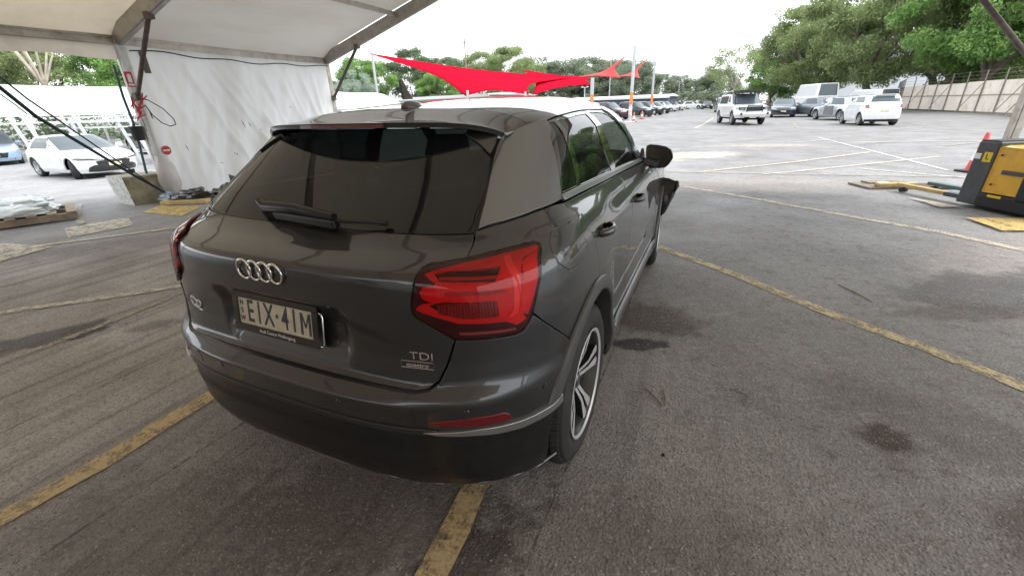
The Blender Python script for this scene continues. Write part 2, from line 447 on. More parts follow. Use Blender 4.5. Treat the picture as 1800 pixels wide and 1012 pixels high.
# bumper cover wraps from arch to arch
a_b=math.atan2(.530-WR,.437-RA); a_s=math.atan2(.724-WR,.519-RA)
side_e=py(*arc_pts(.470,math.atan2(.530-WR,-.42), math.atan2(.386,-.302),6))
top_r=pu((.683,.831),(.655,.867),(.642,.845),(.628,.827),(.606,.822),(.567,.824),(.480,.831),(.458,.749),(.439,.697),(.416,.674),(.386,.666),(.20,.664))
side_top_unused=py(arc_pts(.470,math.atan2(.70-WR,-.305),math.atan2(.724-WR,-.305),1)[-1])
BU=[(-bu_r[0][0],bu_r[0][1])][:0]+bu_r+side_e+top_r
BUF=BU+mir(BU)[::-1]
bump=panel('rear_bumper',BODY,BUF,paint,car,res=.022,thick=.02,off=.004,bulge=lambda s,t:-.010*sst(.64,.70,t)*0)
# ledge between bumper and tailgate
mb=MB(); L=[]
led=pu((.386,.666),(.30,.6645),(.20,.664),(.10,.663),(0,.663)); led=[p for p in pu((.458,.749),(.439,.697),(.416,.674))]+led
full=led+mir(led)[::-1][1:]
rows=[[],[],[]]
for s_,v_ in full:
    p=onb(s_,v_,.003); k=min(1,abs(s_)/.62)
    d=.075*(1-sst(.40,.56,abs(s_)))+.02
    rows[0].append(p); rows[1].append(p+Vector((0,.012,.004))); rows[2].append(p+Vector((-.25*d*(1 if s_>0 else -1)*sst(.3,.55,abs(s_)),d,.006)))
mb.grid(rows); obj('bumper_ledge',mb,paint,car,smooth=50)
# lower bumper of black plastic, its bright strip, reflectors and sensors
lo_t=pu((.15,.548),(.40,.546),(.463,.541),(.556,.525),(.615,.517),(.70,.514))+py((.432,.520))
lo_s=py(*arc_pts(.425,math.atan2(.50-WR,-.40),math.atan2(.295-WR,-.42)+2*PI,5))
lo_b=py((.42,.275))+pu((.62,.292),(.50,.302),(.40,.310),(.30,.31),(.15,.305))
LO=lo_t+lo_s+lo_b

lob=lambda s,t: .010*sst(.50,.42,t)+.006
panel('lower_bumper',BODY,LO+mir(LO)[::-1],blackpl,car,res=.03,thick=.03,bulge=lambda s,t:.002+.010*(1-sst(.468,.482,t))+.010*(1-sst(.315,.40,t)))
ST=pu((.52,.5495),(.556,.544),(.615,.536),(.70,.533))+py((.430,.543),(.432,.514))+pu((.70,.508),(.615,.509),(.556,.520),(.50,.533),(.43,.541),(.40,.548))
for P in (ST,mir(ST)): panel('bumper_trim',BODY,P,alum,car,off=.014,gap=0,thick=.012,res=.03)
STc=pu((.40,.556),(.43,.5505),(.40,.5385),(.20,.541))
panel('bumper_trim',BODY,STc+mir(STc)[::-1],mat('dark bumper strip',(.05,.05,.052),rough=.3,metal=.5),car,off=.009,gap=0,thick=.012,res=.04)
redref=mat('red reflector',(.12,.003,.006),rough=.25,coat=.5,var=.3,vscale=200)
RF=pu((.405,.583),(.47,.590),(.513,.590),(.572,.585),(.583,.574),(.590,.555),(.572,.552),(.50,.562),(.466,.567),(.43,.571))
for P in (RF,mir(RF)): panel('reflector',BODY,P,redref,car,off=.007,gap=0,thick=.01,res=.03)
for u_,v_ in ((.492,.615),(.681,.616),(.2,.612)):
    for sg in (1,-1):
        s_=u2s(u_)*sg; m_=MB().lathe([(0,.0035),(.009,.0035),(.0105,.002),(.0105,-.004)],16); 
        o=obj('parking_sensor',m_,paint,car,smooth=40); o.matrix_local=nb(s_,v_).to_track_quat('Z','Y').to_matrix().to_4x4(); o.location=onb(s_,v_,.004)
lip_=[onb(u2s(u_)*1,v_,.020) for u_,v_ in ((.02,.312),(.15,.312),(.30,.314),(.42,.312),(.52,.304),(.60,.297),(.66,.292),(.72,.290))]
lipm=mat('painted lip highlight',(.16,.165,.17),rough=.25,metal=.6)
obj('bumper_lip_highlight',MB().tube([Vector((-p.x,p.y,p.z)) for p in lip_[::-1]]+lip_,.0055,8),lipm,car,smooth=60)  # bright tube along the lower edge stands in for the lip's highlight
TE_=pu((.30,.585),(.345,.585),(.345,.625),(.30,.625)); panel('tow_eye_cover',BODY,mir(TE_),paint,car,off=.0055,gap=.0,thick=.006,res=.03)
# --- body sides
DRC=[(.738,1.121),(.795,1.057),(.840,.975),(.869,.891),(.872,.86),(.866,.815)]
arcu=arc_pts(.470,math.atan2(.812-WR,.866-RA)+0.0,math.atan2(.733-WR,-.30),12)
Q=pu((.541,1.099),(.5215,1.047),(.532,1.0475),(.610,1.055),(.668,1.058),(.693,1.057),(.713,1.049),(.717,1.036),(.701,.998),(.674,.931),(.657,.875),(.684,.836))
Q+=py(*arcu[::-1])+py(*DRC[::-1])+pu((.80,1.1275),(.714,1.125),(.636,1.1165),(.575,1.108))
FUEL=py((.545,1.066),(.63,1.0705),(.700,1.071),(.715,1.062),(.737,1.03),(.747,.985),(.744,.95),(.735,.940),(.64,.936),(.56,.938),(.545,.948),(.515,.99),(.527,1.05))
FUEL=pu((.749,1.062),(.757,1.068),(.868,1.070),(.885,1.064),(.928,1.038),(.950,.985),(.956,.950),(.950,.943),(.87,.941),(.812,.944),(.795,.953),(.764,.985),(.745,1.045))
panel('quarter_panel',BODY,Q,paint,car,res=.025,holes=[FUEL])
panel('quarter_panel',BODY,mir(Q),paint,car,res=.03)
panel('fuel_flap',BODY,FUEL,paint,car,res=.02,gap=.003)
# doors
SILL=.375
def side_panels(sg):
    mm=(lambda P:P) if sg>0 else mir
    rd=DRC[:]+arc_pts(.470,math.atan2(.808-WR,.866-RA),math.atan2(SILL-WR+.02,.45),7)[0:]
    RD=py(*rd)+py((1.30,SILL),(1.66,SILL),(1.675,.55),(1.69,.80),(1.66,.95),(1.60,1.096),(1.2,1.108),(.95,1.115))
    d=panel('rear_door',BODY,mm(RD),paint,car,res=.03,gap=.0025)
    FD=py((1.666,SILL),(2.20,SILL),(2.70,SILL),(2.86,.42),(2.84,.75),(2.72,.98),(2.60,1.065),(2.32,1.070),(1.9,1.084),(1.606,1.096),(1.666,.95),(1.696,.80),(1.681,.55))
    f=panel('front_door',BODY,mm(FD),paint,car,res=.035,gap=.0025)
    fa=arc_pts(.470,math.atan2(.79-WR,-.20),math.atan2(SILL-WR,-.47),8,FA)
    ff=arc_pts(.470,math.atan2(.79-WR,-.20),.55,8,FA)
    FE=py((2.728,.98),(2.848,.75),(2.868,.42),(2.868,SILL))+py(*fa[::-1])+py(*ff)+pu((2.25,.60),(2.35,.80),(2.20,.90),(2.0,1.0),(1.96,1.05))+py((2.608,1.063))
    panel('front_fender',BODY,mm(FE),paint,car,res=.04)
    # sill with a bright lower line
    SI=py((1.27,.370),(2.86,.370),(2.90,.22),(1.24,.22))
    panel('side_sill',BODY,mm(SI),clad,car,res=.05,off=.012,thick=.02)
    SL=py((1.255,.398),(1.6,.396),(2.2,.394),(2.87,.392),(2.875,.368),(2.2,.370),(1.6,.372),(1.27,.374))
    panel('sill_trim',BODY,mm(SL),alum,car,res=.05,off=.016,gap=0,thick=.012)
    # handles
    for par,(hy,hz) in ((d,(.985,.963)),(f,(1.83,.930))):
        s_=u2s(inv_y(hy,hz))*sg; base=onb(s_,hz,0); N=nb(s_,hz); fwd=Vector((0,1,0)); fwd=(fwd-N*fwd.dot(N)).normalized(); upv=N.cross(fwd)*(1 if N.cross(fwd).z>0 else -1)
        dish=MB(); R_=Matrix((fwd,upv,N)).transposed()
        prof=[(.042*math.cos(q),.030*math.sin(q)) for q in [2*PI*k/24 for k in range(24)]]
        dish.prism(prof,-.004,.0025,lambda x,y,z:base+R_@Vector((x+.005,y,z)))
        obj('handle_recess',dish,gloss,par,smooth=40)
        h=MB(); pts=[base+R_@Vector((-.075+.15*k/10,.004,.006+.036*math.sin(PI*min(1,max(0,k/10)))**.5)) for k in range(11)]
        vs=[]
        for k,p in enumerate(pts):
            w_=.017*(.8+.2*math.sin(PI*k/10)); t_=.010
            for q in range(10): 
                a=2*PI*q/10; vs.append(p+upv*w_*math.cos(a)+N*t_*math.sin(a))
        fs=[(i*10+q,i*10+(q+1)%10,(i+1)*10+(q+1)%10,(i+1)*10+q) for i in range(10) for q in range(10)]+[tuple(range(9,-1,-1)),tuple(100+q for q in range(10))]
        h.add(vs,fs); obj('handle',h,paint,par,smooth=60)
    # blade panel behind the side windows
    BL=pu((.5435,1.108),(.575,1.113),(.636,1.121),(.714,1.130),(.866,1.1335))+py((.800,1.235),(.866,1.330),(.948,1.394))+pu((.66,1.386),(.604,1.375),(.534,1.355),(.5165,1.346),(.5135,1.30),(.520,1.241),(.535,1.169))
    panel('side_blade',BODY,mm(BL),satin,car,res=.025,thick=.02,off=.004,gap=.003,
          bulge=lambda s,t:-.012*(1-sst(0,.05,np.abs(np.abs(s)-u2s(.535)))))
    # side windows and the black frames round them
    q0=py((.775,1.152),(.938,1.149),(.998,1.384),(.955,1.384)); q1=py((.974,1.146),(1.20,1.141),(1.493,1.132),(1.47,1.25),(1.49,1.402),(1.30,1.399),(1.032,1.388))
    q2=py((1.60,1.129),(1.95,1.116),(2.292,1.100),(2.285,1.14),(2.19,1.250),(2.06,1.318),(1.945,1.372),(1.845,1.398),(1.68,1.406),(1.58,1.406))
    WF=py((.738,1.134),(1.6,1.104),(2.2,1.084),(2.60,1.06),(2.36,1.13),(2.235,1.26),(2.09,1.34),(1.96,1.392),(1.85,1.414),(1.68,1.424),(1.40,1.421),(1.0,1.405),(.952,1.398),(.87,1.332),(.803,1.236))
    panel('window_frame',BODY,mm(WF),gloss,car,res=.03,off=-.004,holes=[mm(q0),mm(q1),mm(q2)],gap=.001)
    for q,g_ in ((q0,tint),(q1,tint),(q2,clear)): panel('side_window',BODY,mm(q),g_,car,res=.04,off=-.007,gap=-.002,rim=False)
    BT=py((.738,1.145),(1.09,1.138),(1.52,1.126),(2.0,1.108),(2.36,1.094),(2.36,1.077),(2.0,1.090),(1.52,1.108),(1.09,1.120),(.738,1.128))
    panel('belt_trim',BODY,mm(BT),alum,car,res=.05,off=.010,gap=0,thick=.014)
    # wheel arch cladding and the dark wheel house
    for cy,a0,a1 in ((RA,-.36,PI-.22 if False else math.atan2(.512-WR,-.42)),(FA,.05,PI+.36)):
        if cy==RA: a0=math.atan2(.30-WR,.43); a1=math.atan2(.512-WR,-.405)
        rings=[]
        n=40
        for k in range(n+1):
            a=a0+(a1-a0)*k/n; row=[]
            for r,o_ in ((.472,.002),(.469,.011),(.455,.0135),(.428,.0135),(.418,.011),(.413,.004)):
                y_=cy+r*math.cos(a); z_=max(.17,WR+r*math.sin(a)); s_=u2s(inv_y(y_,z_))*sg; row.append(onb(s_,z_,o_))
            p=row[-1]; row.append(p+Vector((-.07*sg,0,0))); rings.append(row)
        m_=MB().grid(rings,flip=(sg<0)); obj('wheel_arch_trim',m_,clad,car,smooth=35)
        h=MB(); rr=[]
        for k in range(25):
            a=-.5+(PI+1.0)*k/24; rr.append([Vector((sg*x_,cy+r_*math.cos(a),max(.285 if cy==RA else .2,WR+r_*math.sin(a)))) for x_,r_ in ((.845,.418),(.60,.425),(.58,.40),(.58,.05))])
        h.grid(rr); obj('wheel_housing',h,dark,car,smooth=30)
side_panels(1); side_panels(-1)
# --- rear window, spoiler, roof
GL=pu((.28,1.095),(.534,1.0975),(.529,1.165),(.515,1.234),(.507,1.293),(.503,1.345),(.44,1.375),(.25,1.378))
rw=panel('rear_window',BODY,GL+mir(GL)[::-1],tint,car,res=.03,off=-.002,gap=.001,thick=.006)
SEAL=pu((.30,1.0885),(.542,1.093),(.536,1.169),(.521,1.241),(.514,1.30),(.516,1.345),(.500,1.345),(.503,1.29),(.512,1.23),(.526,1.16),(.530,1.104),(.30,1.099))
panel('window_seal',BODY,SEAL+mir(SEAL)[::-1],rubber,car,res=.03,off=-.0075,gap=0,thick=.01)
ZC=np.array([(.44,1.392),(.50,1.400),(.66,1.412),(.80,1.434),(.95,1.452),(1.15,1.469),(1.40,1.486),(1.75,1.496),(2.0,1.494),(2.3,1.472),(2.55,1.436)])
ZE=np.array([(.44,1.352),(.68,1.356),(.77,1.360),(.90,1.381),(1.01,1.400),(1.3,1.412),(1.6,1.419),(1.93,1.412),(2.1,1.425),(2.55,1.43)])
def edge_x(y):
    if y<.80:
        # the spoiler's own outline
        return .578+.026*sst(.68,.80,y)
    if y<1.93:
        z=float(np.interp(y,ZE[:,0],ZE[:,1])); return float(F(inv_y(y,z),z)[0,0])+.002
    return edge_x(1.929)+(.578-edge_x(1.929))*min(1,(y-1.93)/.15)
def edge_xs(y):
    a=edge_x(y)
    if .80<=y<.95: b=.604; t=(y-.80)/.15; t=t*t*(3-2*t); return b*(1-t)+a*t if a<b else a
    return a
def roof_z(x,y,w):
    zc=float(np.interp(y,ZC[:,0],ZC[:,1])); ze=float(np.interp(y,ZE[:,0],ZE[:,1])); t=min(1,abs(x)/w)
    return ze+(zc-ze)*(.30*(1-t*t)+.70*(1-t**7))
def smooth_prof(A):
    y=np.linspace(A[0,0],A[-1,0],120); z=np.interp(y,A[:,0],A[:,1])
    for _ in range(14): z[1:-1]=(z[:-2]+2*z[1:-1]+z[2:])/4
    return np.stack([y,z],1)
ZC=smooth_prof(ZC); ZE=smooth_prof(ZE)
TT=[-1,-.998,-.99,-.975,-.95,-.91,-.86,-.8,-.7,-.6,-.5,-.4,-.3,-.2,-.1,0]; TT=TT+[-t for t in TT[::-1][1:]]
def roof_row(yf,dz=0):
    """row across the roof; yf(t) gives y for t in -1..1"""
    out=[]
    for t in TT:
        y=yf(t); w=edge_xs(y); x=t*w; out.append(Vector((x,y,roof_z(x,y,w)+dz)))
    return out
gapy=lambda t:.872-.055*abs(t)**3
rows=[]
k_=46
for i in range(k_+1):
    q=i/k_
    def yf(t,q=q):
        a=gapy(t)+.004; b=1.925+.60*max(0,1-abs(t)**2.5)**.4; return a+(b-a)*q
    rows.append(roof_row(yf))
def rim_rows(rows,i,dy,dz): return [p+Vector((0,dy,dz)) for p in rows[i]]
rows=[[p+Vector((0,0,-.015)) for p in rows[0]]]+[[p+Vector((0,-.001,-.002)) for p in rows[0]]]+rows
roof=obj('roof',MB().grid(rows),paint,car,smooth=35)
# spoiler: a closed wing
te=lambda t:.525+.168*abs(t)**2.6
def sp_row(q,dz=0): return roof_row(lambda t:te(t)+(gapy(t)-te(t))*q,dz)
top=[sp_row(q) for q in (0,.03,.1,.25,.5,.75,1)]
lip=[[p+Vector((0,.002,-.004)) for p in top[0]],[p+Vector((0,.004,-.016)) for p in top[0]]]
def under(q,dz):
    out=[]
    for t in TT:
        y0_=te(t)+.004; y=y0_+(gapy(t)-.01-y0_)*q; w=edge_xs(te(t)); x=t*w*(1-.03*q)
        out.append(Vector((x,y,roof_z(t*w,te(t),w)-.016-dz)))
    return out
und=[under(.2,.004),under(.6,.010),under(1,.012)]
R_=und[::-1]+lip[::-1]+top+[[p+Vector((0,.001,-.015)) for p in top[-1]]]
spo=obj('roof_spoiler',MB().grid(R_),paint,car,smooth=35)
blk=[und[0],und[1],und[2]]; obj('spoiler_underside',MB().grid([[p+Vector((0,0,-.003)) for p in r] for r in blk[::-1]]),gloss,spo,smooth=40)
# third brake light in the lip
rows=[]
for z0 in (0,-.0125):
    rows.append([Vector((x,te(x/.59)+.0025-.002,roof_z(x,te(x/.59),.59)-.0035+z0)) for x in np.linspace(-.20,.20,15)])
obj('brake_light',MB().grid([[p+Vector((0,-.003,0)) for p in r] for r in rows]),mat('dark red lens',(.10,.006,.008),rough=.2,coat=1),spo,smooth=40)
# side fins of the spoiler, painted outside and black within
for sg in (1,-1):
    P=[(u2s(u)*sg,v) for u,v in ((.505,1.35),(.5015,1.292),(.46,1.322),(.405,1.352),(.41,1.366))]
    panel('spoiler_fin',BODY,P,paint if sg>0 else gloss,spo,res=.03,off=.008,gap=0,thick=.01)
    mb=MB(); E_=Vector((sg*.578,.694,1.350)); E2=Vector((sg*.578,.694,1.334)); rr=[]
    D_=[onb(u2s(u)*sg,v,.006) for u,v in ((.516,1.352),(.5155,1.335),(.5145,1.31),(.5155,1.285),(.519,1.255))]
    mb.add([E_,E2]+D_,[(0,1,3,2),(1,4,3),(1,5,4),(1,6,5)]); obj('spoiler_fin',mb,gloss if sg<0 else paint,spo)
# antenna
a=MB()
prof=[]
fin=[(-.062,0),(-.058,.012),(-.030,.026),(.005,.034),(.020,.060),(.026,.086),(.040,.090),(.050,.084),(.046,.040),(.052,.006),(.050,0)]
AY=.965
base_z=roof_z(0,AY,.6)
mb=MB()
# low teardrop base
bs=[]
for i in range(13):
    q=i/12; L_=.078*math.cos(PI*q/2)**.8 if i<12 else 0; bs.append((L_,.026*math.sin(PI*q/2)))
vs=[]
n=24
for L_,z_ in bs:
    for k in range(n):
        a_=2*PI*k/n; x=.030*(L_/.078)*math.sin(a_); y=(L_*1.15 if math.cos(a_)>0 else L_*.75)*math.cos(a_); vs.append((x,AY+y,base_z-.004+z_))
fs=[(i*n+k,i*n+(k+1)%n,(i+1)*n+(k+1)%n,(i+1)*n+k) for i in range(12) for k in range(n)]
mb.add(vs,fs)
finp=[(AY-.045,.028),(AY+.020,.030),(AY-.012,.064),(AY-.040,.104),(AY-.054,.106),(AY-.058,.098)]
mb.prism([(y,z+base_z) for y,z in finp][::-1],-.006,.006,lambda x,y,z:(z,x,y))
obj('antenna',mb,mat('antenna paint',(.07,.068,.066),rough=.3,coat=.8),car,smooth=40,bevel=.002)
# --- wiper
wp=MB(); wm=blackpl
A=onb(u2s(.135)*-1,1.112,.03); B=onb(u2s(.150),1.098,.045); C=onb(u2s(.290),1.106,.02)
hub=onb(-u2s(.135),1.112,0); N=nb(-u2s(.1),1.11)
wp.tube([hub,hub+N*.040],[.030,.024],16)
wp.tube([hub+N*.030+Vector((-.035,0,.028)),hub+N*.04,A+(B-A)*.5+N*.022,B],[.013,.021,.018,.014],10)
hb=MB()
hb.bar(A+(B-A)*.12+N*-.004+Vector((0,-.002,-.012)),B+N*-.012+Vector((0,0,-.012)),.030,.034,upv=(0,-.2,1))
wiper=obj('rear_wiper',wp,wm,car,smooth=50)
obj('wiper_housing',hb,wm,wiper,bevel=.008)
bl=MB(); bl.tube([B+N*-.015,C],[.007,.005],8); bl.tube([C-Vector((.008,0,0)),C+Vector((.012,.003,0))],.010,8)
obj('wiper_blade',bl,rubber,wiper,smooth=40)
# --- tail lights
redl=mat('red lamp lens',(.42,.004,.005),rough=.4,spec=.2)
redb=mat('bright red lamp band',(.74,.008,.007),rough=.55,spec=.2)
redd=mat('deep red lamp recess',(.045,.002,.003),rough=.5,spec=.2)
RG=mat('bright light guide',(.92,.025,.016),rough=.3,spec=.4); RS=mat('dull red strip',(.30,.05,.05),rough=.5)
ribm=mat('dark red rib',(.26,.006,.006),rough=.4,spec=.2)
def lamp(sg):
    mm=(lambda P:P) if sg>0 else mir
    t=panel('tail_light',BODY,mm(LAMP),redd,car,res=.02,off=.004,gap=.003,thick=.02)
    def sub(name,P,m,off,thick=.012,res=.02,**k): return panel(name,BODY,mm(pu(*P)),m,t,off=off,gap=0,thick=thick,res=res,**k)
    band=[(0.4378,1.0184),(0.4602,1.0250),(0.5156,1.0339),(0.5724,1.0385),(0.6129,1.0425),(0.6979,1.0455),(0.7000,1.0380),(0.6524,1.0277),(0.6417,1.0040),(0.6206,0.8966),(0.6346,0.8664),(0.6124,0.8560),(0.5885,0.8736),(0.5287,0.8804),(0.4891,0.8852),(0.4067,0.9246),(0.4074,0.9299),(0.4215,0.9413),(0.4409,0.9444),(0.4218,0.9613),(0.4202,0.9751),(0.4281,0.9882),(0.4547,0.9920),(0.4572,0.9990)]
    h1=[(0.4560,1.0190),(0.4900,1.0238),(0.6013,1.0212),(0.5783,0.9882),(0.4640,1.0012)]; h2=[(0.4331,0.9382),(0.4469,0.9464),(0.4694,0.9493),(0.5730,0.9389),(0.5743,0.8922),(0.4946,0.8977),(0.4562,0.9129)]
    sub('lens_band',band,redb,.007,.010,holes=[mm(pu(*h1)),mm(pu(*h2))])
    sub('lens_band',[(0.6544,1.0232),(0.6982,1.0352),(0.6731,0.9631),(0.6383,0.8785),(0.6218,0.8955),(0.6356,0.9659)],redb,.008,.010)
    # brighter vertical light guide and the two horizontal guides
    redg=RG
    sub('light_guide',[(0.606,1.036),(0.622,1.038),(0.634,1.000),(0.628,0.95),(0.6150,0.893),(0.598,0.882),(0.594,0.889),(0.606,0.90),(0.6135,0.95),(0.617,1.00)],redg,.010,.006)
    sub('light_guide',[(0.470,0.9760),(0.590,0.966),(0.600,0.957),(0.470,0.967)],redl,.009,.004)
    sub('lens_bar',[(0.468,1.0060),(0.583,0.999),(0.586,1.004),(0.468,1.0115)],redl,.008,.005,res=.05)
    # ribs in the lower window
    for k in range(19):
        u_=.452+.114*k/18; top=.944-.05*max(0,u_-.50); bot=(.8985-.07*(u_-.4946)) if u_>.4946 else .9129-(u_-.4562)*.396+.002
        sub('lens_rib',[(u_,bot),(u_+.0035,bot),(u_+.0035,top-.003),(u_,top-.003)],ribm,.010,.006,res=.05)
    sub('reflex_strip',[(0.4889,0.8557),(0.5400,0.8515),(0.6078,0.8457),(0.6074,0.8407),(0.5396,0.8456),(0.4895,0.8497)],RS,.007,.005)
    # clear cover with the real gloss
    cov=mat('lamp cover',(.3,.01,.01),rough=.05)
    n=cov.node_tree; b=n.nodes['Principled BSDF']; b.inputs['Base Color'].default_value=(.02,0,0,1)
    tr=n.nodes.new('ShaderNodeBsdfTransparent'); tr.inputs[0].default_value=(1,.86,.86,1); x=n.nodes.new('ShaderNodeMixShader'); fr=n.nodes.new('ShaderNodeFresnel'); fr.inputs[0].default_value=1.45
    gl=n.nodes.new('ShaderNodeBsdfGlossy'); gl.inputs['Roughness'].default_value=.0; gl.inputs['Color'].default_value=(.75,.75,.75,1)
    n.links.new(fr.outputs[0],x.inputs[0]); n.links.new(tr.outputs[0],x.inputs[1]); n.links.new(gl.outputs[0],x.inputs[2]); n.links.new(x.outputs[0],n.nodes['Material Output'].inputs['Surface'])
    panel('lens_cover',BODY,mm(LAMP),cov,t,res=.02,off=.012,gap=.003,thick=.012)
lamp(1); lamp(-1)
# --- number plate, frame, emblem, badges
pl_o=Vector((-.0164,.118,.818)); Yv=Vector((0,.16,1)); Xv=Vector((1,0,0)); PM=frame(pl_o,Xv,Yv); PN=PM.to_3x3()@Vector((0,0,1))
if PN.y>0: PN=-PN
def onplate(x,y,d): return PM@Vector((x,y,d if (PM.to_3x3()@Vector((0,0,1))).y<0 else -d))
plate=MB(); w,h=.186,.060
plate.prism([(-w,-h),(w,-h),(w,h),(-w,h)],-.001,.004,lambda x,y,z:onplate(x,y,z))
ivory=mat('ivory plate',(.52,.47,.36),rough=.35,var=.12,vscale=40,dirt=(.30,.25,.18,.5),dscale=14)
np_=obj('number_plate',plate,ivory,body)
fr=MB()
for x0,x1,y0,y1 in ((-.20,.20,.0475,.069),(-.20,.20,-.073,-.0465),(-.20,-.1755,-.0465,.0475),(.1755,.20,-.0465,.0475)):
    fr.prism([(x0,y0),(x1,y0),(x1,y1),(x0,y1)],-.010,.009,lambda x,y,z:onplate(x,y,z))
obj('plate_frame',fr,gloss,np_,bevel=.0015)
ch=MB(); ch.tube([onplate(.205,.048,.004),onplate(.217,.046,.006),onplate(.221,.036,.006),onplate(.221,-.050,.006),onplate(.217,-.062,.006),onplate(.205,-.064,.004)],.0028,8); obj('plate_clip',ch,chrome,np_,smooth=50)
TXT=PM.copy(); 
if (PM.to_3x3()@Vector((0,0,1))).y>0: pass
bluegrey=mat('plate lettering',(.035,.045,.065),rough=.5,var=.4,vscale=60)
def ptext(s_,x,y,size,m,xs=1,d=.0046,ex=.0006,name='plate_letter',off=.0): return text_mesh(name,s_,size,m,np_,frame(onplate(x,y,d),Xv,Yv),ex,xscale=xs,offset=off)
for c_,x in zip('EIX·41',(-.117,-.074,-.027,.012,.050,.092)):
    ptext(c_,x,-.0005,.112,bluegrey,.54 if c_=='M' else .62,off=.0010)
mb=MB()
for P_ in ([(.121,-.037),(.131,-.037),(.131,.037),(.121,.037)],[(.157,-.037),(.167,-.037),(.167,.037),(.157,.037)],[(.131,.037),(.131,.018),(.1405,-.012),(.1475,-.012)],[(.157,.037),(.157,.018),(.1475,-.012),(.1405,-.012)]): mb.prism(P_,.0042,.0052,lambda x,y,z:onplate(x,y,z))
obj('plate_letter',mb,bluegrey,np_)
for c_,y in zip('NSW',(.028,.000,-.028)): ptext(c_,-.159,y,.026,bluegrey,.9,off=.0003)
sil=mat('silver print',(.55,.54,.50),rough=.4)
ptext('Audi Centre Wollongong',.01,-.0595,.0165,sil,1.0,d=.0095,name='dealer_lettering')
rg=MB()
CZ,CX=.985,-.017
for k in range(4):
    cx=CX+(k-1.5)*.0475; s_=u2s(inv_x(abs(cx),CZ))*(1 if cx>=0 else -1)
    n_=36; R0=.0318
    vs=[]
    for i in range(n_):
        a=2*PI*i/n_; 
        for j in range(10):
            b=2*PI*j/10; r=R0+.0042*math.cos(b); z_=CZ+r*math.sin(a); x_=cx+r*math.cos(a)
            base=onb(u2s(inv_x(abs(x_),CZ))*(1 if x_>=0 else -1),CZ,0)
            vs.append(Vector((x_, base.y-.006-.0035*math.sin(b)-(.0012 if k%2 else 0)*math.cos(a), z_)))
    fs=[(i*10+j,i*10+(j+1)%10,((i+1)%n_)*10+(j+1)%10,((i+1)%n_)*10+j) for i in range(n_) for j in range(10)]
    rg.add(vs,fs)
obj('ring_emblem',rg,chrome,body,smooth=80)
def badge(txt,u_,v_,size,sg,m,xs=1,ex=.0012,off=.0008,par=None,name='badge'):
    s_=u2s(u_)*sg; p=onb(s_,v_,.002); N=nb(s_,v_); X_=onb(s_+.02,v_)-onb(s_-.02,v_); Y_=onb(s_,v_+.01)-onb(s_,v_-.01)
    return text_mesh(name,txt,size,m,par or body,frame(p,X_,Y_),ex,xscale=xs,offset=off)
qm=mat('bright badge',(.74,.74,.74),rough=.3,metal=.4)
def onx(x,z,d=.004): return onb(u2s(inv_x(abs(x),z))*(1 if x>=0 else -1),z,d)
qb=MB(); qb.tube([onx(-.494+.019*math.cos(a),.792+.020*math.sin(a)) for a in [2*PI*k/20 for k in range(21)]],.0038,6,cap=False); qb.tube([onx(-.488,.782),onx(-.474,.768)],.004,6); obj('badge',qb,qm,body,smooth=60)
qb=MB(); qb.tube([onx(-.462+x_,.780+z_) for x_,z_ in ((-.013,.014),(-.008,.022),(.002,.024),(.011,.018),(.010,.008),(.002,-.002),(-.013,-.015),(-.004,-.0155),(.015,-.0155))],.0038,6); obj('badge',qb,qm,body,smooth=60)
badge('TDI',.400,.776,.036,1,mat('bright badge',(.70,.69,.66),rough=.25,metal=.6),1.35,off=-.0007)
badge('quattro',.389,.7465,.0185,1,mat('dull badge',(.50,.45,.38),rough=.4,metal=.5),1.3,off=.0001)
bx=MB(); u0,u1,v0,v1=.350,.4265,.7365,.7565
fp=[onb(u2s(u_),v_,.003) for u_,v_ in ((u0,v0),(u1,v0),(u1,v1),(u0,v1),(u0,v0),(u1,v0))]; bx.tube(fp,.0014,6); obj('badge',bx,mat('dull badge frame',(.35,.31,.27),rough=.3,metal=.8),body,smooth=50)
# --- front end, glass, bonnet
WSs=pu((1.98,1.105),(2.10,1.105),(2.6,1.10),(2.999,1.10)); WSt=pu((2.999,1.425),(2.6,1.425),(2.2,1.42),(2.03,1.415),(1.99,1.40))
ws=WSs+[(u2s(3)*2-a,b) for a,b in WSs[::-1]]
# windscreen as a loft between the two sides
rr=[]
for i in range(15):
    v_=1.095+.33*i/14; row=[]
    us=np.linspace(2.06,3,16)
    R1=[onb(u2s(u_),v_) for u_ in us]; row=R1+[Vector((-p.x,p.y,p.z)) for p in R1[::-1][1:]]; rr.append(row)
obj('windscreen',MB().grid(rr,flip=True),clear,car,smooth=40)
for sg in (1,-1):
    rr=[]
    for i in range(12):
        v_=1.09+.335*i/11; rr.append([onb(u2s(u_)*sg,v_,.003) for u_ in np.linspace(1.90 if v_<1.2 else 1.93,2.07,5)])
    obj('window_pillar',MB().grid(rr,flip=sg<0),paint,car,smooth=40)
rr=[]
for i in range(22):
    v_=.80+.292*i/21; R1=[onb(u2s(u_),v_,.004) for u_ in np.linspace(2.22-.25*i/21,3,18)]; rr.append(R1+[Vector((-p.x,p.y,p.z)) for p in R1[::-1][1:]])
obj('bonnet',MB().grid(rr,flip=True),paint,car,smooth=50)
rr=[]
for i in range(14):
    v_=.22+.57*i/13; R1=[onb(u2s(u_),v_,.0) for u_ in np.linspace(2.25,3,18)]; rr.append(R1+[Vector((-p.x,p.y,p.z)) for p in R1[::-1][1:]])
obj('front_bumper',MB().grid(rr,flip=True),paint,car,smooth=50)
for sg in (1,-1):
    P=pu((2.30,.66),(2.55,.66),(2.60,.74),(2.35,.77),(2.22,.76)); P=P if sg>0 else mir(P)
    panel('headlight',BODY,P,mat('headlight lens',(.35,.37,.4),rough=.1,coat=1),car,off=.008,gap=0)
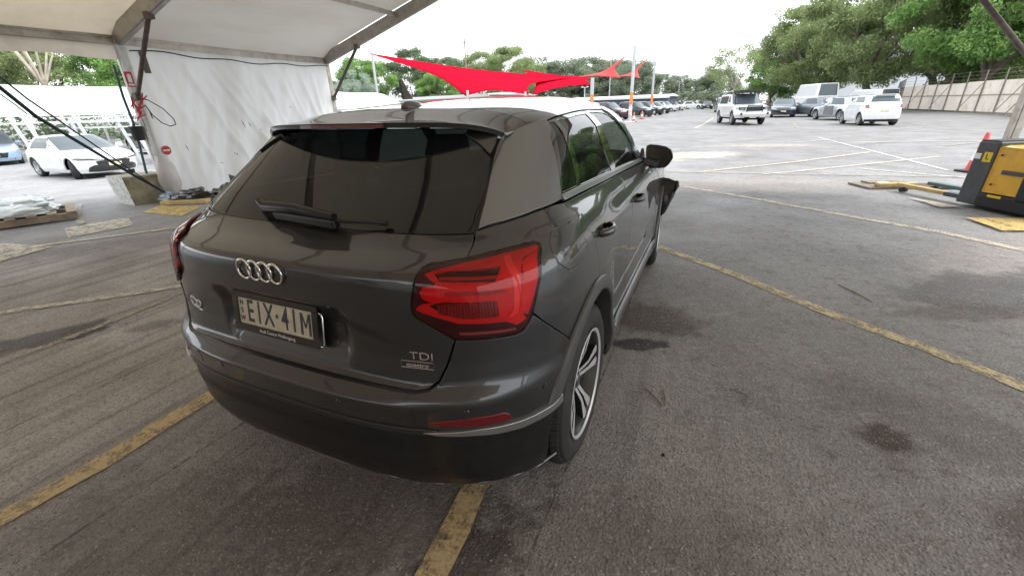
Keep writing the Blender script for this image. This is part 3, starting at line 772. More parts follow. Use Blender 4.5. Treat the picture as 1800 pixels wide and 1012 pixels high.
P=pu((2.72,.40),(2.999,.40),(2.999,.68),(2.70,.68)); 
for q in (P,mir(P)): panel('front_grille',BODY,q,gloss,car,off=.008,gap=0,res=.06)
# inner shell that closes the gaps, floor
rr=[]
for v_ in np.linspace(.24,1.085,22):
    R1=[onb(u2s(u_),v_,-.028) for u_ in np.linspace(0,3,60)]
    out=[]
    for p in R1:
        for cy in (RA,FA):
            d=math.hypot(p.y-cy,p.z-WR)
            if d<.43 and abs(p.x)>.6: p=Vector((math.copysign(.55,p.x),p.y,p.z))
        out.append(p)
    rr.append(out+[Vector((-p.x,p.y,p.z)) for p in out[::-1]])
obj('inner_shell',MB().grid(rr),dark,car)
mb=MB(); mb.box((0,2.1,.235),(1.10,3.7,.05)); mb.box((0,2.15,.27),(1.6,1.6,.10)); obj('underbody',mb,dark,car)
mb=MB(); mb.box((.0,.36,.275),(.62,.28,.10),Matrix.Rotation(math.radians(8),3,'X'),taper=1.15); mb.box((0,.31,.245),(.56,.30,.09),taper=1.1); 
for sg in (1,-1): mb.box((sg*.25,.285,.262),(.09,.20,.12))
obj('rear_diffuser',mb,blackpl,car,bevel=.01)
mb=MB(); mb.tube([(-.42,.16,.265),(-.42,.42,.28)],.032,14,cap=False); mb.tube([(-.50,.17,.262),(-.50,.42,.28)],.032,14,cap=False); obj('exhaust_pipe',mb,alum,car,smooth=40)
# seats seen through the tinted glass
seatm=mat('dark seat cloth',(.02,.02,.021),rough=.8)
for x,y in ((-.36,1.95),(.36,1.95)):
    mb=MB(); mb.box((x,y,.80),(.48,.16,.62),Matrix.Rotation(-.25,3,'X'),taper=.8); mb.box((x,y-.10,1.20),(.26,.10,.17),taper=.8); mb.tube([(x-.06,y-.09,1.05),(x-.06,y-.09,1.16)],.008,6); mb.tube([(x+.06,y-.09,1.05),(x+.06,y-.09,1.16)],.008,6)
    obj('seat',mb,seatm,car,bevel=.03,seg=3)
mb=MB(); mb.box((0,1.12,.80),(1.30,.16,.60),Matrix.Rotation(-.3,3,'X'),taper=.95)
for x in (-.42,0,.42): mb.box((x,1.0,1.16),(.25,.09,.13),taper=.8)
obj('seat',mb,seatm,car,bevel=.03,seg=3)
mb=MB(); mb.box((0,2.75,.90),(1.45,.35,.22)); obj('dashboard',mb,seatm,car,bevel=.05)
mb=MB(); mb.tube([(-.36+.18*math.cos(a),2.45+.05*math.sin(a),.95+.18*math.sin(a)) for a in [2*PI*k/24 for k in range(25)]],.014,8,cap=False); obj('steering_wheel',mb,seatm,car,smooth=50)
# --- mirrors
for sg in (1,-1):
    mb=MB()
    # housing: rounded shell seen from behind, deeper forwards
    out=[(.826,1.168),(.848,1.178),(.90,1.174),(.955,1.163),(.985,1.143),(1.002,1.108),(1.004,1.085),(.985,1.050),(.962,1.026),(.92,1.020),(.858,1.022),(.836,1.05),(.824,1.12)]
    cx_=sum(p[0] for p in out)/len(out); cz_=sum(p[1] for p in out)/len(out)
    rr=[]
    for k_,(sc,dy) in enumerate(((.90,-.004),(.97,-.008),(1.0,0),(1.0,.03),(.93,.075),(.75,.105),(.45,.12),(.02,.124))):
        rr.append([Vector((sg*(cx_+(x-cx_)*sc),2.45+dy+.03*(x-cx_),cz_+(z-cz_)*sc)) for x,z in out+[out[0]]])
    m_=obj('door_mirror',MB().grid(rr,flip=(sg>0)),blackpl,car,smooth=60)
    mb=MB(); ins=[(cx_+(x-cx_)*.90,cz_+(z-cz_)*.90) for x,z in out]; mb.add([(sg*x,2.4475+.03*(x-cx_),z) for x,z in ins],[tuple(range(len(ins)))]); obj('mirror_glass',mb,mat('mirror glass',(.09,.08,.07),rough=.12,metal=.8),m_)
    mb=MB(); mb.bar((sg*.80,2.42,1.075),(sg*.90,2.47,1.045),.09,.05); mb.prism([(2.30,1.09),(2.52,1.08),(2.40,1.16)],-.01,.01,lambda x,y,z:(sg*(.808+z),x,y)); obj('mirror_foot',mb,blackpl,m_,bevel=.01)
# --- hanging piece of the damaged front bumper
mb=MB(); P0=[(.885,3.22,.815),(.935,3.27,.800),(.985,3.30,.785),(1.0,3.36,.76)]; 
strip=[[Vector((.875,3.24,.84)),Vector((.885,3.20,.60)),Vector((.90,3.20,.52))],[Vector((.93,3.26,.832)),Vector((.925,3.21,.62)),Vector((.905,3.22,.53))],[Vector((.985,3.24,.815)),Vector((.955,3.22,.66)),Vector((.915,3.24,.54))],[Vector((1.0,3.28,.80)),Vector((.97,3.27,.68)),Vector((.92,3.27,.55))]]
mb.grid(strip); mb.grid([[Vector((.86,3.30,.80)),Vector((.87,3.30,.62))],[Vector((.90,3.22,.825)),Vector((.905,3.20,.63))]]); mb.add([(.985,3.24,.815),(1.0,3.28,.80),(1.012,3.25,.77),(.99,3.235,.765),(.995,3.24,.735),(.972,3.23,.72)],[(0,1,2,3),(3,2,4,5)]); o=obj('broken_arch_liner',mb,blackpl,car,smooth=50,label='torn black wheel arch liner sticking out'); cl__=MB()
for p_ in ((.93,3.245,.77),(.915,3.22,.66),(.955,3.23,.72)): cl__.lathe([(0,-.012),(.008,-.012),(.009,0),(0,0)],8,c=(p_[0],p_[1],p_[2]),ax='y')
obj('liner_clip',cl__,alum,car); so=o.modifiers.new('thick','SOLIDIFY'); so.thickness=.02
# --- wheels
rimface=mat('machined wheel face',(.60,.61,.62),rough=.32,metal=.45)
barrel=mat('dark wheel barrel',(.10,.10,.10),rough=.35,metal=.6)
rimdark=mat('dark wheel paint',(.05,.05,.052),rough=.3,metal=.6,coat=.6)
discm=mat('brake disc',(.18,.16,.14),rough=.45,metal=.9)
def wheel_meshes(W_=.215,R=.342,rr=.232):
    h=W_/2; t=MB()
    prof=[(rr-.005,-h+.012),(rr+.012,-h+.004),(rr+.035,-h-.006),(R-.045,-h-.004),(R-.018,-h+.008),(R-.006,-h+.026),(R,-h+.05)]
    prof+= [(R+.001,0)]+[(r,-z) for r,z in prof[::-1]]
    t.lathe([(r,z) for r,z in prof],96,ax='x')
    tr=MB()     # tread blocks
    nb_=72
    for row,(z0,z1) in enumerate(((-h+.020,-.062),(-.054,-.020),(-.013,.013),(.020,.054),(.062,h-.020))):
        for k in range(nb_):
            a0=2*PI*(k+.5*(row%2))/nb_; a1=a0+2*PI/nb_*.80
            R0,R1=R-.004,R+.006
            e0 = .010 if row==0 else 0; e1=.010 if row==4 else 0
            vs=[]
            for r in (R0,R1):
                for a,z in ((a0,z0),(a1,z0),(a1,z1),(a0,z1)):
                    r_=r-(e0 if z==z0 else 0)-(e1 if z==z1 else 0)
                    vs.append((z,r_*math.cos(a+z*.5),r_*math.sin(a+z*.5)))
            tr.add(vs,[(4,5,6,7),(0,1,5,4),(1,2,6,5),(2,3,7,6),(3,0,4,7)])
    rim=MB(); rim.lathe([(rr-.002,-h+.010),(rr+.006,-h-.001),(rr+.002,-h-.003),(rr-.009,-h+.004)],72,ax='x'); rim.lathe([(rr-.009,-h+.004),(rr-.014,-h+.02),(rr-.022,-h+.06),(rr-.03,.02),(rr-.01,h-.01)],72,ax='x',mi=1)
    sp=MB(); 
    for k in range(5):
        a=2*PI*k/5+.31
        for s_ in (1,-1):
            # one blade: narrow at the hub, wide at the rim
            i0,i1=s_*.05,s_*.42; o0,o1=s_*.045,s_*.335
            prof_=[(.050,i0,-h+.050),(.050,i1,-h+.050),(.125,s_*.215,-h+.026),(.219,s_*.265,-h+.014),(.222,s_*.16,-h+.011),(.219,o0+s_*.015,-h+.014),(.125,s_*.065,-h+.026)]
            fr_=[(x,r*math.cos(a+q),r*math.sin(a+q)) for r,q,x in prof_]; bk=[(x+.03,r*math.cos(a+q*.9),r*math.sin(a+q*.9)) for r,q,x in prof_]
            n_=len(fr_); sp.add(fr_+bk,[tuple(range(n_))],0); sp.add(fr_+bk,[(i,(i+1)%n_,n_+(i+1)%n_,n_+i) for i in range(n_)],1)
    sp.lathe([(0,-h+.036),(.026,-h+.036),(.031,-h+.040),(.033,-h+.052),(.058,-h+.055),(.06,-h+.085)],32,ax='x',mi=1)
    d=MB(); d.lathe([(.06,-.03),(.150,-.03),(.150,-.015),(.06,-.015)],48,ax='x'); d.box((-.01,-.14,.02),(.07,.07,.13))
    bk=MB(); bk.lathe([(.0,.0),(rr-.035,.0)],32,ax='x')
    nuts=MB()
    for k in range(1):
        a=2*PI*k/5; nuts.tube([(-h+.060,.045*math.cos(a),.045*math.sin(a)),(-h+.050,.045*math.cos(a),.045*math.sin(a))],.008,6)
    return [mesh_of('tyre',t,tyre_m,30),mesh_of('tread',tr,tyre_m),mesh_of('rim',rim,[rimface,barrel],35),mesh_of('spoke',sp,[rimface,rimdark]),mesh_of('brake_disc',d,discm,30),mesh_of('rim_back',bk,dark),mesh_of('wheel_nut',nuts,chrome)]
WM=wheel_meshes()
def add_wheel(x,y,z,right,rot,steer=0):
    w=thing('wheel',None,None,(x,y,z)); w.parent=car
    w.rotation_euler=Matrix.Rotation(steer,3,'Z').to_euler()
    R=(Matrix.Rotation(PI,4,'Z') if right else Matrix.Identity(4))@Matrix.Rotation(rot,4,'X')
    ty=None
    for me,nm in zip(WM,('tyre','tread','rim','spoke','brake_disc','rim_back','wheel_nut')):
        if nm=='spoke':
            pass
        o=bpy.data.objects.new(nm,me); COL.objects.link(o); o.parent=w; o.matrix_local=R
add_wheel(.775,RA,.345,True,.25); add_wheel(-.775,RA,.345,False,1.0)
add_wheel(.778,FA,.345,True,.6,.06); add_wheel(-.778,FA,.345,False,.2,.06)
# ------------------------------------------------------------------ the ground
def ground_material():
    m=bpy.data.materials.new('asphalt'); m.use_nodes=True; n=m.node_tree; L=n.links; b=n.nodes['Principled BSDF']
    ge=n.nodes.new('ShaderNodeNewGeometry'); P=ge.outputs['Position']
    def noise(scale,detail=6,rough=.55,vec=None,dist=0):
        z=n.nodes.new('ShaderNodeTexNoise'); z.inputs['Scale'].default_value=scale; z.inputs['Detail'].default_value=detail; z.inputs['Roughness'].default_value=rough; z.inputs['Distortion'].default_value=dist
        L.new(vec or P,z.inputs['Vector']); return z.outputs['Fac']
    def rmp(src,a,b_,c=0,d=1):
        r=n.nodes.new('ShaderNodeMapRange'); r.inputs[1].default_value=a; r.inputs[2].default_value=b_; r.inputs[3].default_value=c; r.inputs[4].default_value=d; L.new(src,r.inputs[0]); return r.outputs[0]
    def mixc(f,c1,c2,mode='MIX'):
        x=n.nodes.new('ShaderNodeMix'); x.data_type='RGBA'; x.blend_type=mode
        for s,v in ((0,f),(6,c1),(7,c2)):
            if hasattr(v,'links') or hasattr(v,'is_linked'): L.new(v,x.inputs[s])
            elif s==0: x.inputs[0].default_value=v
            else: x.inputs[s].default_value=(*v,1)
        return x.outputs[2]
    def math_(op,a,b_=None,cl=False):
        x=n.nodes.new('ShaderNodeMath'); x.operation=op; x.use_clamp=cl
        for i,v in enumerate((a,b_)):
            if v is None: continue
            if isinstance(v,(int,float)): x.inputs[i].default_value=v
            else: L.new(v,x.inputs[i])
        return x.outputs[0]
    def mapv(loc=(0,0,0),rot=0,sc=(1,1,1)):
        # a frame with its origin at loc, turned by rot, sizes sc
        x=n.nodes.new('ShaderNodeMapping'); x.vector_type='TEXTURE'; x.inputs['Location'].default_value=loc; x.inputs['Rotation'].default_value=(0,0,rot); x.inputs['Scale'].default_value=sc
        L.new(P,x.inputs[0]); return x.outputs[0]
    wob=noise(1.3,8,.65)
    def blob(cx,cy,rx,ry,rot=0,soft=.35,amt=1.,nz=.9):
        v=mapv((cx,cy,0),rot,(rx,ry,50)); ln=n.nodes.new('ShaderNodeVectorMath'); ln.operation='LENGTH'; L.new(v,ln.inputs[0])
        d=math_('ADD',ln.outputs['Value'],math_('ADD',math_('MULTIPLY',math_('SUBTRACT',wob2,.5),nz*2.2),math_('MULTIPLY',math_('SUBTRACT',wob3,.5),1.5)))
        return rmp(d,1-soft*.75,1+soft*.75,amt,0)
    wob2=noise(3.2,9,.68); wob3=noise(13,8,.75)
    # worn asphalt outside, browner and smoother where the marquee's traffic has soiled it
    big=noise(.16,6,.6); mid=noise(1.1,8,.62); fine=noise(42,4,.7); agg=n.nodes.new('ShaderNodeTexVoronoi'); agg.inputs['Scale'].default_value=95; L.new(P,agg.inputs['Vector'])
    agg2=n.nodes.new('ShaderNodeTexVoronoi'); agg2.inputs['Scale'].default_value=160; L.new(P,agg2.inputs['Vector'])
    col=mixc(rmp(big,.35,.65),(.20,.20,.202),(.275,.275,.277))
    col=mixc(rmp(mid,.42,.68,0,.65),col,(.145,.143,.142))
    lanes=noise(1.0,5,.6,mapv((0,0,0),-.45,(14,.5,1)))
    col=mixc(rmp(lanes,.5,.72,0,.5),col,(.165,.162,.16))
    # the marquee floor
    sx=n.nodes.new('ShaderNodeSeparateXYZ'); L.new(P,sx.inputs[0])
    wv=math_('MULTIPLY',math_('SUBTRACT',mid,.5),2.4)
    yy=math_('ADD',sx.outputs['Y'],wv); xx=math_('ADD',sx.outputs['X'],wv)
    inn=math_('MULTIPLY',rmp(yy,4.4,.8),math_('MULTIPLY',rmp(xx,-8.2,-5.0),rmp(xx,6.0,3.5)))
    floor=mixc(rmp(mid,.35,.7),(.46,.425,.385),(.335,.302,.272))
    streak=noise(1.0,6,.65,mapv((0,0,0),.03,(.13,5,1)))
    floor=mixc(rmp(streak,.50,.66,0,.75),floor,(.150,.122,.102))
    st2=noise(1.0,6,.65,mapv((3,1,0),-.05,(.07,6,1)))
    floor=mixc(rmp(st2,.54,.68,0,.5),floor,(.20,.18,.16))
    greyside=rmp(xx,.2,2.2)
    floor=mixc(greyside,floor,mixc(rmp(noise(2.4,8,.7),.4,.66),(.325,.305,.290),(.235,.219,.206)))
    col=mixc(inn,col,floor)
    # pale dusty and rusty ground out in the yard
    for a in ((.7,13.2,1.3,.7,.5,.5,.75),(-.3,11.6,.9,.35,.3,.6,.5),(3.0,16.5,1.6,.5,.1,.5,.3)):
        col=mixc(blob(*a),col,(.60,.54,.42))
    near_step=math_('MULTIPLY',rmp(sx.outputs['Y'],9.74,9.70),rmp(sx.outputs['X'],-1.5,-1.0)); col=mixc(math_('MULTIPLY',near_step,.45),col,(.19,.195,.20))  # ground on the near side of a straight edge mixed darker and cooler
    mot=noise(5.5,6,.7); col=mixc(rmp(mot,.50,.72,0,.38),col,(.12,.115,.11)); mot2=noise(8.5,5,.7,mapv((1,4,0),.3,(1.6,.7,1))); col=mixc(rmp(mot2,.56,.74,0,.30),col,(.45,.44,.43))
    for a in ((2.4,8.4,1.9,.9,.3,.5,.5),(4.0,4.6,1.5,.45,.9,.5,.55)):
        col=mixc(blob(*a),col,(.27,.24,.22))
    lit_band=math_('MULTIPLY',rmp(yy,2.2,4.6),rmp(yy,13,8.5)); g=n.nodes.new('ShaderNodeVectorMath'); g.operation='SCALE'; L.new(col,g.inputs[0]); L.new(math_('ADD',math_('MULTIPLY',lit_band,.42),1),g.inputs['Scale']); col=g.outputs[0]  # near yard painted paler to stand in for light at the marquee's edge
    # oil, wet and rubber stains
    for (a,c) in (((-2.98,.36,.42,.16,1.0,.3,.85),(.055,.040,.030)),((-2.45,.75,.16,.08,.8,.4,.5),(.06,.045,.035)),
                  ((1.00,2.20,.30,.26,.3,.3,.75),(.075,.055,.040)),((.98,1.80,.17,.07,.4,.25,.9),(.022,.022,.023)),
                  ((3.35,3.60,.66,.36,.55,.25,.85),(.075,.072,.073)),((4.2,4.1,.9,.36,.75,.3,.8),(.07,.067,.067)),((3.0,3.05,.45,.12,.4,.4,.55),(.07,.055,.045)),
                  ((2.16,1.36,.12,.09,.2,.4,.85),(.050,.032,.022)),((2.62,1.15,.35,.12,.9,.4,.6),(.07,.05,.038)),((2.45,1.55,.5,.2,-.3,.5,.35),(.06,.05,.045)),
                  ((.60,-.10,.14,.5,-.25,.5,.65),(.045,.04,.037)),((.2,.15,.5,.35,.3,.5,.5),(.065,.05,.04)),((-.35,-.2,.7,.3,.2,.5,.4),(.07,.055,.045)),
                  ((1.2,.35,.5,.3,.4,.6,.35),(.07,.058,.05)),((-5.2,2.1,1.2,.35,.8,.5,.35),(.09,.08,.07)),((-4.4,4.2,1.6,.5,.5,.5,.35),(.085,.075,.065)),((1.9,7.2,1.5,.3,.2,.5,.4),(.1,.09,.085))):
        col=mixc(blob(*a),col,c)
    # scuffs: short dark and pale scratches
    sc=noise(9,3,.8,mapv((0,0,0),.9,(3.5,.35,1))); col=mixc(rmp(sc,.66,.74,0,.35),col,(.05,.047,.044))
    sc2=noise(11,3,.8,mapv((5,2,0),.2,(3,.4,1))); col=mixc(rmp(sc2,.70,.78,0,.35),col,(.33,.31,.29))
    # aggregate
    pits=noise(70,3,.75); col=mixc(rmp(pits,.575,.66,0,.75),col,(.05,.047,.043)); rr_=math_('MULTIPLY',rmp(noise(11,6,.75),.52,.66,0,.7),rmp(xx,.6,2.0)); col=mixc(rr_,col,(.15,.115,.10)); ps=noise(1,4,.7,mapv((2,1,0),.5,(.5,.07,1))); col=mixc(math_('MULTIPLY',rmp(ps,.60,.70,0,.5),rmp(xx,.2,1.4)),col,(.40,.385,.37)); flk=noise(95,2,.8); col=mixc(rmp(flk,.67,.73,0,.6),col,(.5,.48,.45))
    near=rmp(fine,.3,.7,.78,1.22)
    g=n.nodes.new('ShaderNodeVectorMath'); g.operation='SCALE'; L.new(col,g.inputs[0]); L.new(near,g.inputs['Scale'])
    col=g.outputs[0]
    stone=rmp(agg.outputs['Distance'],.0,.4,1.12,.88); g=n.nodes.new('ShaderNodeVectorMath'); g.operation='SCALE'; L.new(col,g.inputs[0]); L.new(stone,g.inputs['Scale']); col=g.outputs[0]
    sep=n.nodes.new('ShaderNodeSeparateColor'); L.new(agg2.outputs['Color'],sep.inputs[0])
    col=mixc(rmp(sep.outputs[0],.965,.975,0,.5),col,(.42,.40,.37)); col=mixc(rmp(sep.outputs[1],.90,.93,0,.6),col,(.07,.065,.06))
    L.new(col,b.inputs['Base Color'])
    rg=rmp(mid,.35,.65,.62,.88)
    wet=blob(3.45,3.8,.75,.42,.55,.3,.35); L.new(math_('SUBTRACT',rg,wet),b.inputs['Roughness'])
    b.inputs['Specular IOR Level'].default_value=.35
    h=math_('ADD',math_('MULTIPLY',agg.outputs['Distance'],.9),math_('ADD',math_('MULTIPLY',fine,.6),math_('MULTIPLY',noise(7,6,.6),1.2)))
    bp=n.nodes.new('ShaderNodeBump'); bp.inputs['Strength'].default_value=.55; bp.inputs['Distance'].default_value=.006; L.new(h,bp.inputs['Height']); L.new(bp.outputs[0],b.inputs['Normal'])
    return m
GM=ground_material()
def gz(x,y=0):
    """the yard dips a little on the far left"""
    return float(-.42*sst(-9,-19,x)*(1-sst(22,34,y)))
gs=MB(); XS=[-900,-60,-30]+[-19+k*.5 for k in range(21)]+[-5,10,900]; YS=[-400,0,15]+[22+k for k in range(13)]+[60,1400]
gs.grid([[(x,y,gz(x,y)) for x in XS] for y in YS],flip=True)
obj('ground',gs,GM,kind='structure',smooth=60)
# worn road paint
def paint_mat(name,c1,wear=.5,c2=None,scale=9):
    m=bpy.data.materials.new(name); m.use_nodes=True; n=m.node_tree; L=n.links; b=n.nodes['Principled BSDF']; b.inputs['Roughness'].default_value=.75
    ge=n.nodes.new('ShaderNodeNewGeometry')
    z=n.nodes.new('ShaderNodeTexNoise'); z.inputs['Scale'].default_value=scale; z.inputs['Detail'].default_value=10; z.inputs['Roughness'].default_value=.75; L.new(ge.outputs['Position'],z.inputs['Vector'])
    z2=n.nodes.new('ShaderNodeTexNoise'); z2.inputs['Scale'].default_value=70; z2.inputs['Detail'].default_value=4; L.new(ge.outputs['Position'],z2.inputs['Vector'])
    a=n.nodes.new('ShaderNodeMath'); a.operation='ADD'; s_=n.nodes.new('ShaderNodeMath'); s_.operation='MULTIPLY'; s_.inputs[1].default_value=.45; L.new(z2.outputs['Fac'],s_.inputs[0]); L.new(z.outputs['Fac'],a.inputs[0]); L.new(s_.outputs[0],a.inputs[1])
    r=n.nodes.new('ShaderNodeMapRange'); r.inputs[1].default_value=.55+.25*wear; r.inputs[2].default_value=.78+.25*wear; r.inputs[3].default_value=0; r.inputs[4].default_value=1; L.new(a.outputs[0],r.inputs[0])
    mx=n.nodes.new('ShaderNodeMix'); mx.data_type='RGBA'; mx.inputs[6].default_value=(*(c2 or tuple(x*.55 for x in c1)),1); mx.inputs[7].default_value=(*c1,1); L.new(z2.outputs['Fac'],mx.inputs[0]); L.new(mx.outputs[2],b.inputs['Base Color'])
    t=n.nodes.new('ShaderNodeBsdfTransparent'); x=n.nodes.new('ShaderNodeMixShader'); L.new(r.outputs[0],x.inputs[0]); L.new(t.outputs[0],x.inputs[1]); L.new(b.outputs[0],x.inputs[2])
    L.new(x.outputs[0],n.nodes['Material Output'].inputs['Surface']); return m
yel=paint_mat('worn yellow paint',(.60,.46,.23),-.10,(.36,.28,.16)); pale=paint_mat('faded pale paint',(.62,.56,.43),.0,(.42,.38,.32)); wht=paint_mat('white paint',(.58,.57,.55),.1,(.42,.41,.40)); yel2=paint_mat('bright yellow patch',(.62,.44,.12),-.1,(.45,.34,.16)); faint=paint_mat('faint paint',(.46,.41,.31),.22)
yel3=paint_mat('faded yellow paint',(.62,.50,.28),.06,(.36,.30,.20)); lz=[.004]
def line(pts,w,m,name='painted_line',kind='structure'):
    lz[0]+=.0006; pts=[Vector((x,y,lz[0])) for x,y in pts]; vs=[]; ws_=w if isinstance(w,(list,tuple)) else [w]*len(pts)
    # resample with a slightly uneven edge
    P=[];Wd=[]
    for i in range(len(pts)-1):
        k=max(1,int((pts[i+1]-pts[i]).length/.12))
        for j in range(k): P.append(pts[i].lerp(pts[i+1],j/k)); Wd.append(ws_[i]+(ws_[i+1]-ws_[i])*j/k)
    P.append(pts[-1]); Wd.append(ws_[-1])
    for i,p in enumerate(P):
        t=(P[min(i+1,len(P)-1)]-P[max(i-1,0)]).normalized(); nn=Vector((-t.y,t.x,0)); j1=rng.uniform(-.006,.006); j2=rng.uniform(-.006,.006)
        vs += [p+nn*(Wd[i]/2+j1),p-nn*(Wd[i]/2+j2)]
    fs=[(2*i,2*i+1,2*i+3,2*i+2) for i in range(len(P)-1)]
    return obj(name,MB().add(vs,fs),m,kind=kind)
def patch(pts,m):
    lz[0]+=.0006; return obj('painted_patch',MB().add([(x,y,lz[0]) for x,y in pts],[tuple(range(len(pts)))]),m,kind='structure')
line([(-.2,4.8),(.87,3.92),(1.61,3.29),(2.12,2.76),(2.59,2.38),(2.91,2.07),(3.9,1.2)],.105,yel3)
line([(.2,8.3),(.68,7.93),(2.06,6.85),(3.03,6.0),(3.7,5.48),(4.16,4.94),(5.2,3.9)],.12,pale)
line([(-1.16,-1.6),(-1.13,-.47),(-1.11,-.15),(-1.13,.1),(-1.14,.4),(-1.15,1.6),(-1.15,3.4)],.11,yel)
line([(.60,-.5),(.575,.02),(.555,.2),(.53,.46),(.50,1.4)],.105,yel)
line([(-4.8,-.4),(-3.95,.41),(-3.53,.84),(-3.08,1.33),(-2.2,2.4)],.10,pale)
line([(-2.78,-.6),(-2.8,.05),(-2.81,.54),(-2.9,1.21),(-2.95,2.2)],.07,faint)
patch([(-7.28,3.14),(-7.63,3.59),(-6.76,3.80),(-6.26,3.17)],yel2)
patch([(-7.22,2.11),(-7.08,2.84),(-6.35,2.55),(-6.45,1.85)],pale); patch([(-7.6,1.3),(-6.1,1.57),(-5.9,1.0),(-7.2,.6)],pale)
line([(-6.6,1.2),(-6.01,1.97),(-5.55,2.65),(-5.0,3.5)],.09,pale)
line([(4.95,20),(5.34,15.1),(5.64,10.9)],.10,wht); line([(2.3,9.6),(2.94,10.17),(6.37,13.48)],.10,pale); line([(4.18,10.86),(5.31,10.05),(5.9,9.6)],.09,wht); line([(1.0,9.6),(3.17,11.89),(5.24,14.45)],.10,pale)
line([(-1.5,9.2),(.72,9.61),(3,9.75),(5.6,9.98)],.10,faint)
for k in range(7): line([(-2.0+1.9*k,19-.5*k),(-.6+1.9*k,20.4-.5*k)],.12,wht if k%3==0 else faint)
for k in range(6): line([(-3.0+2.7*k,25.5+.3*k),(-2.6+2.7*k,30+.3*k)],.12,faint)
line([(.2,27),(.6,33),(1.0,44)],.14,pale); line([(6,22),(9,24.5),(12,24.8)],.12,faint); line([(5.5,17.5),(8,18.2),(11,18)],.11,wht)
patch([(4.21,6.27),(4.85,6.42),(4.95,5.9),(4.30,5.66)],yel2); patch([(4.02,7.55),(4.43,6.97),(4.17,6.85)],pale)
line([(-9.4,3.2),(-8.9,2.95),(-7.2,2.3)],.09,faint)
jm=paint_mat('dark joint in the paving',(.075,.062,.052),.35,(.05,.042,.036),14)
for P_,w_ in (([(-1.81,-1.2),(-1.80,.64),(-1.83,3.5)],.010),([(-.74,-1.2),(-.735,-.3),(-.72,.3)],.012),([(-.545,-1.2),(-.53,.2)],.008),([(.80,3.4),(.82,2.41),(.845,1.35),(.86,.4),(.84,-.6)],.010)): line(P_,w_,jm,'paving_joint')
# loose stones, chips and twigs on the asphalt
stone_m=mat('pale stone chip',(.40,.38,.35),rough=.8); 
mb=MB()
for i in range(420):
    if rng.random()<.75: x,y=rng.uniform(.3,3.6),rng.uniform(-.3,5)
    else: x,y=rng.uniform(-6,.2),rng.uniform(-.4,9)
    if -1<x<.95 and 0<y<4.3: continue
    s=rng.uniform(.0015,.005); a=rng.random()*6; v=[(x+s*math.cos(a+k*1.57)*rng.uniform(.5,1.3),y+s*math.sin(a+k*1.57)*rng.uniform(.5,1.3),.001) for k in range(4)]; mb.add(v+[(x,y,s*.8)],[(0,1,4),(1,2,4),(2,3,4),(3,0,4)])
obj('stone_chips',mb,stone_m,kind='stuff',label='tiny pale stone chips scattered over the asphalt')
twig=mat('dry twig',(.23,.16,.10),rough=.8)
for i,(p,lb) in enumerate((([(1.08,1.33),(1.19,1.20)],'thin dark twig lying left of the pale one beside the rear wheel'),([(1.17,1.36),(1.195,1.21)],'short straw coloured twig standing out between two darker ones'),([(1.50,1.49),(1.60,1.455)],'pale split twig lying alone in the middle of the right-hand asphalt'),([(2.35,3.35),(2.50,3.05)],'long dark twig lying across the yellow line on the right'),([(1.22,.86),(1.226,.865)],'small black pebble lying alone on the asphalt right of the rear wheel'))):
    mb=MB(); 
    if i==4: mb.box((1.222,.862,.006),(.016,.014,.012),taper=.6)
    else:
        a,b=p; c_=((a[0]+b[0])/2+.008,(a[1]+b[1])/2-.004); mb.tube([(*a,.004),(*c_,.007),(*b,.004)],[.002,.0035,.0015] if i<3 else [.003,.004,.002],5)
    obj('twig' if i<4 else 'pebble',mb,twig if i!=4 else rubber,label=lb,cat='twig' if i<4 else 'pebble',bevel=.002 if i==4 else 0)

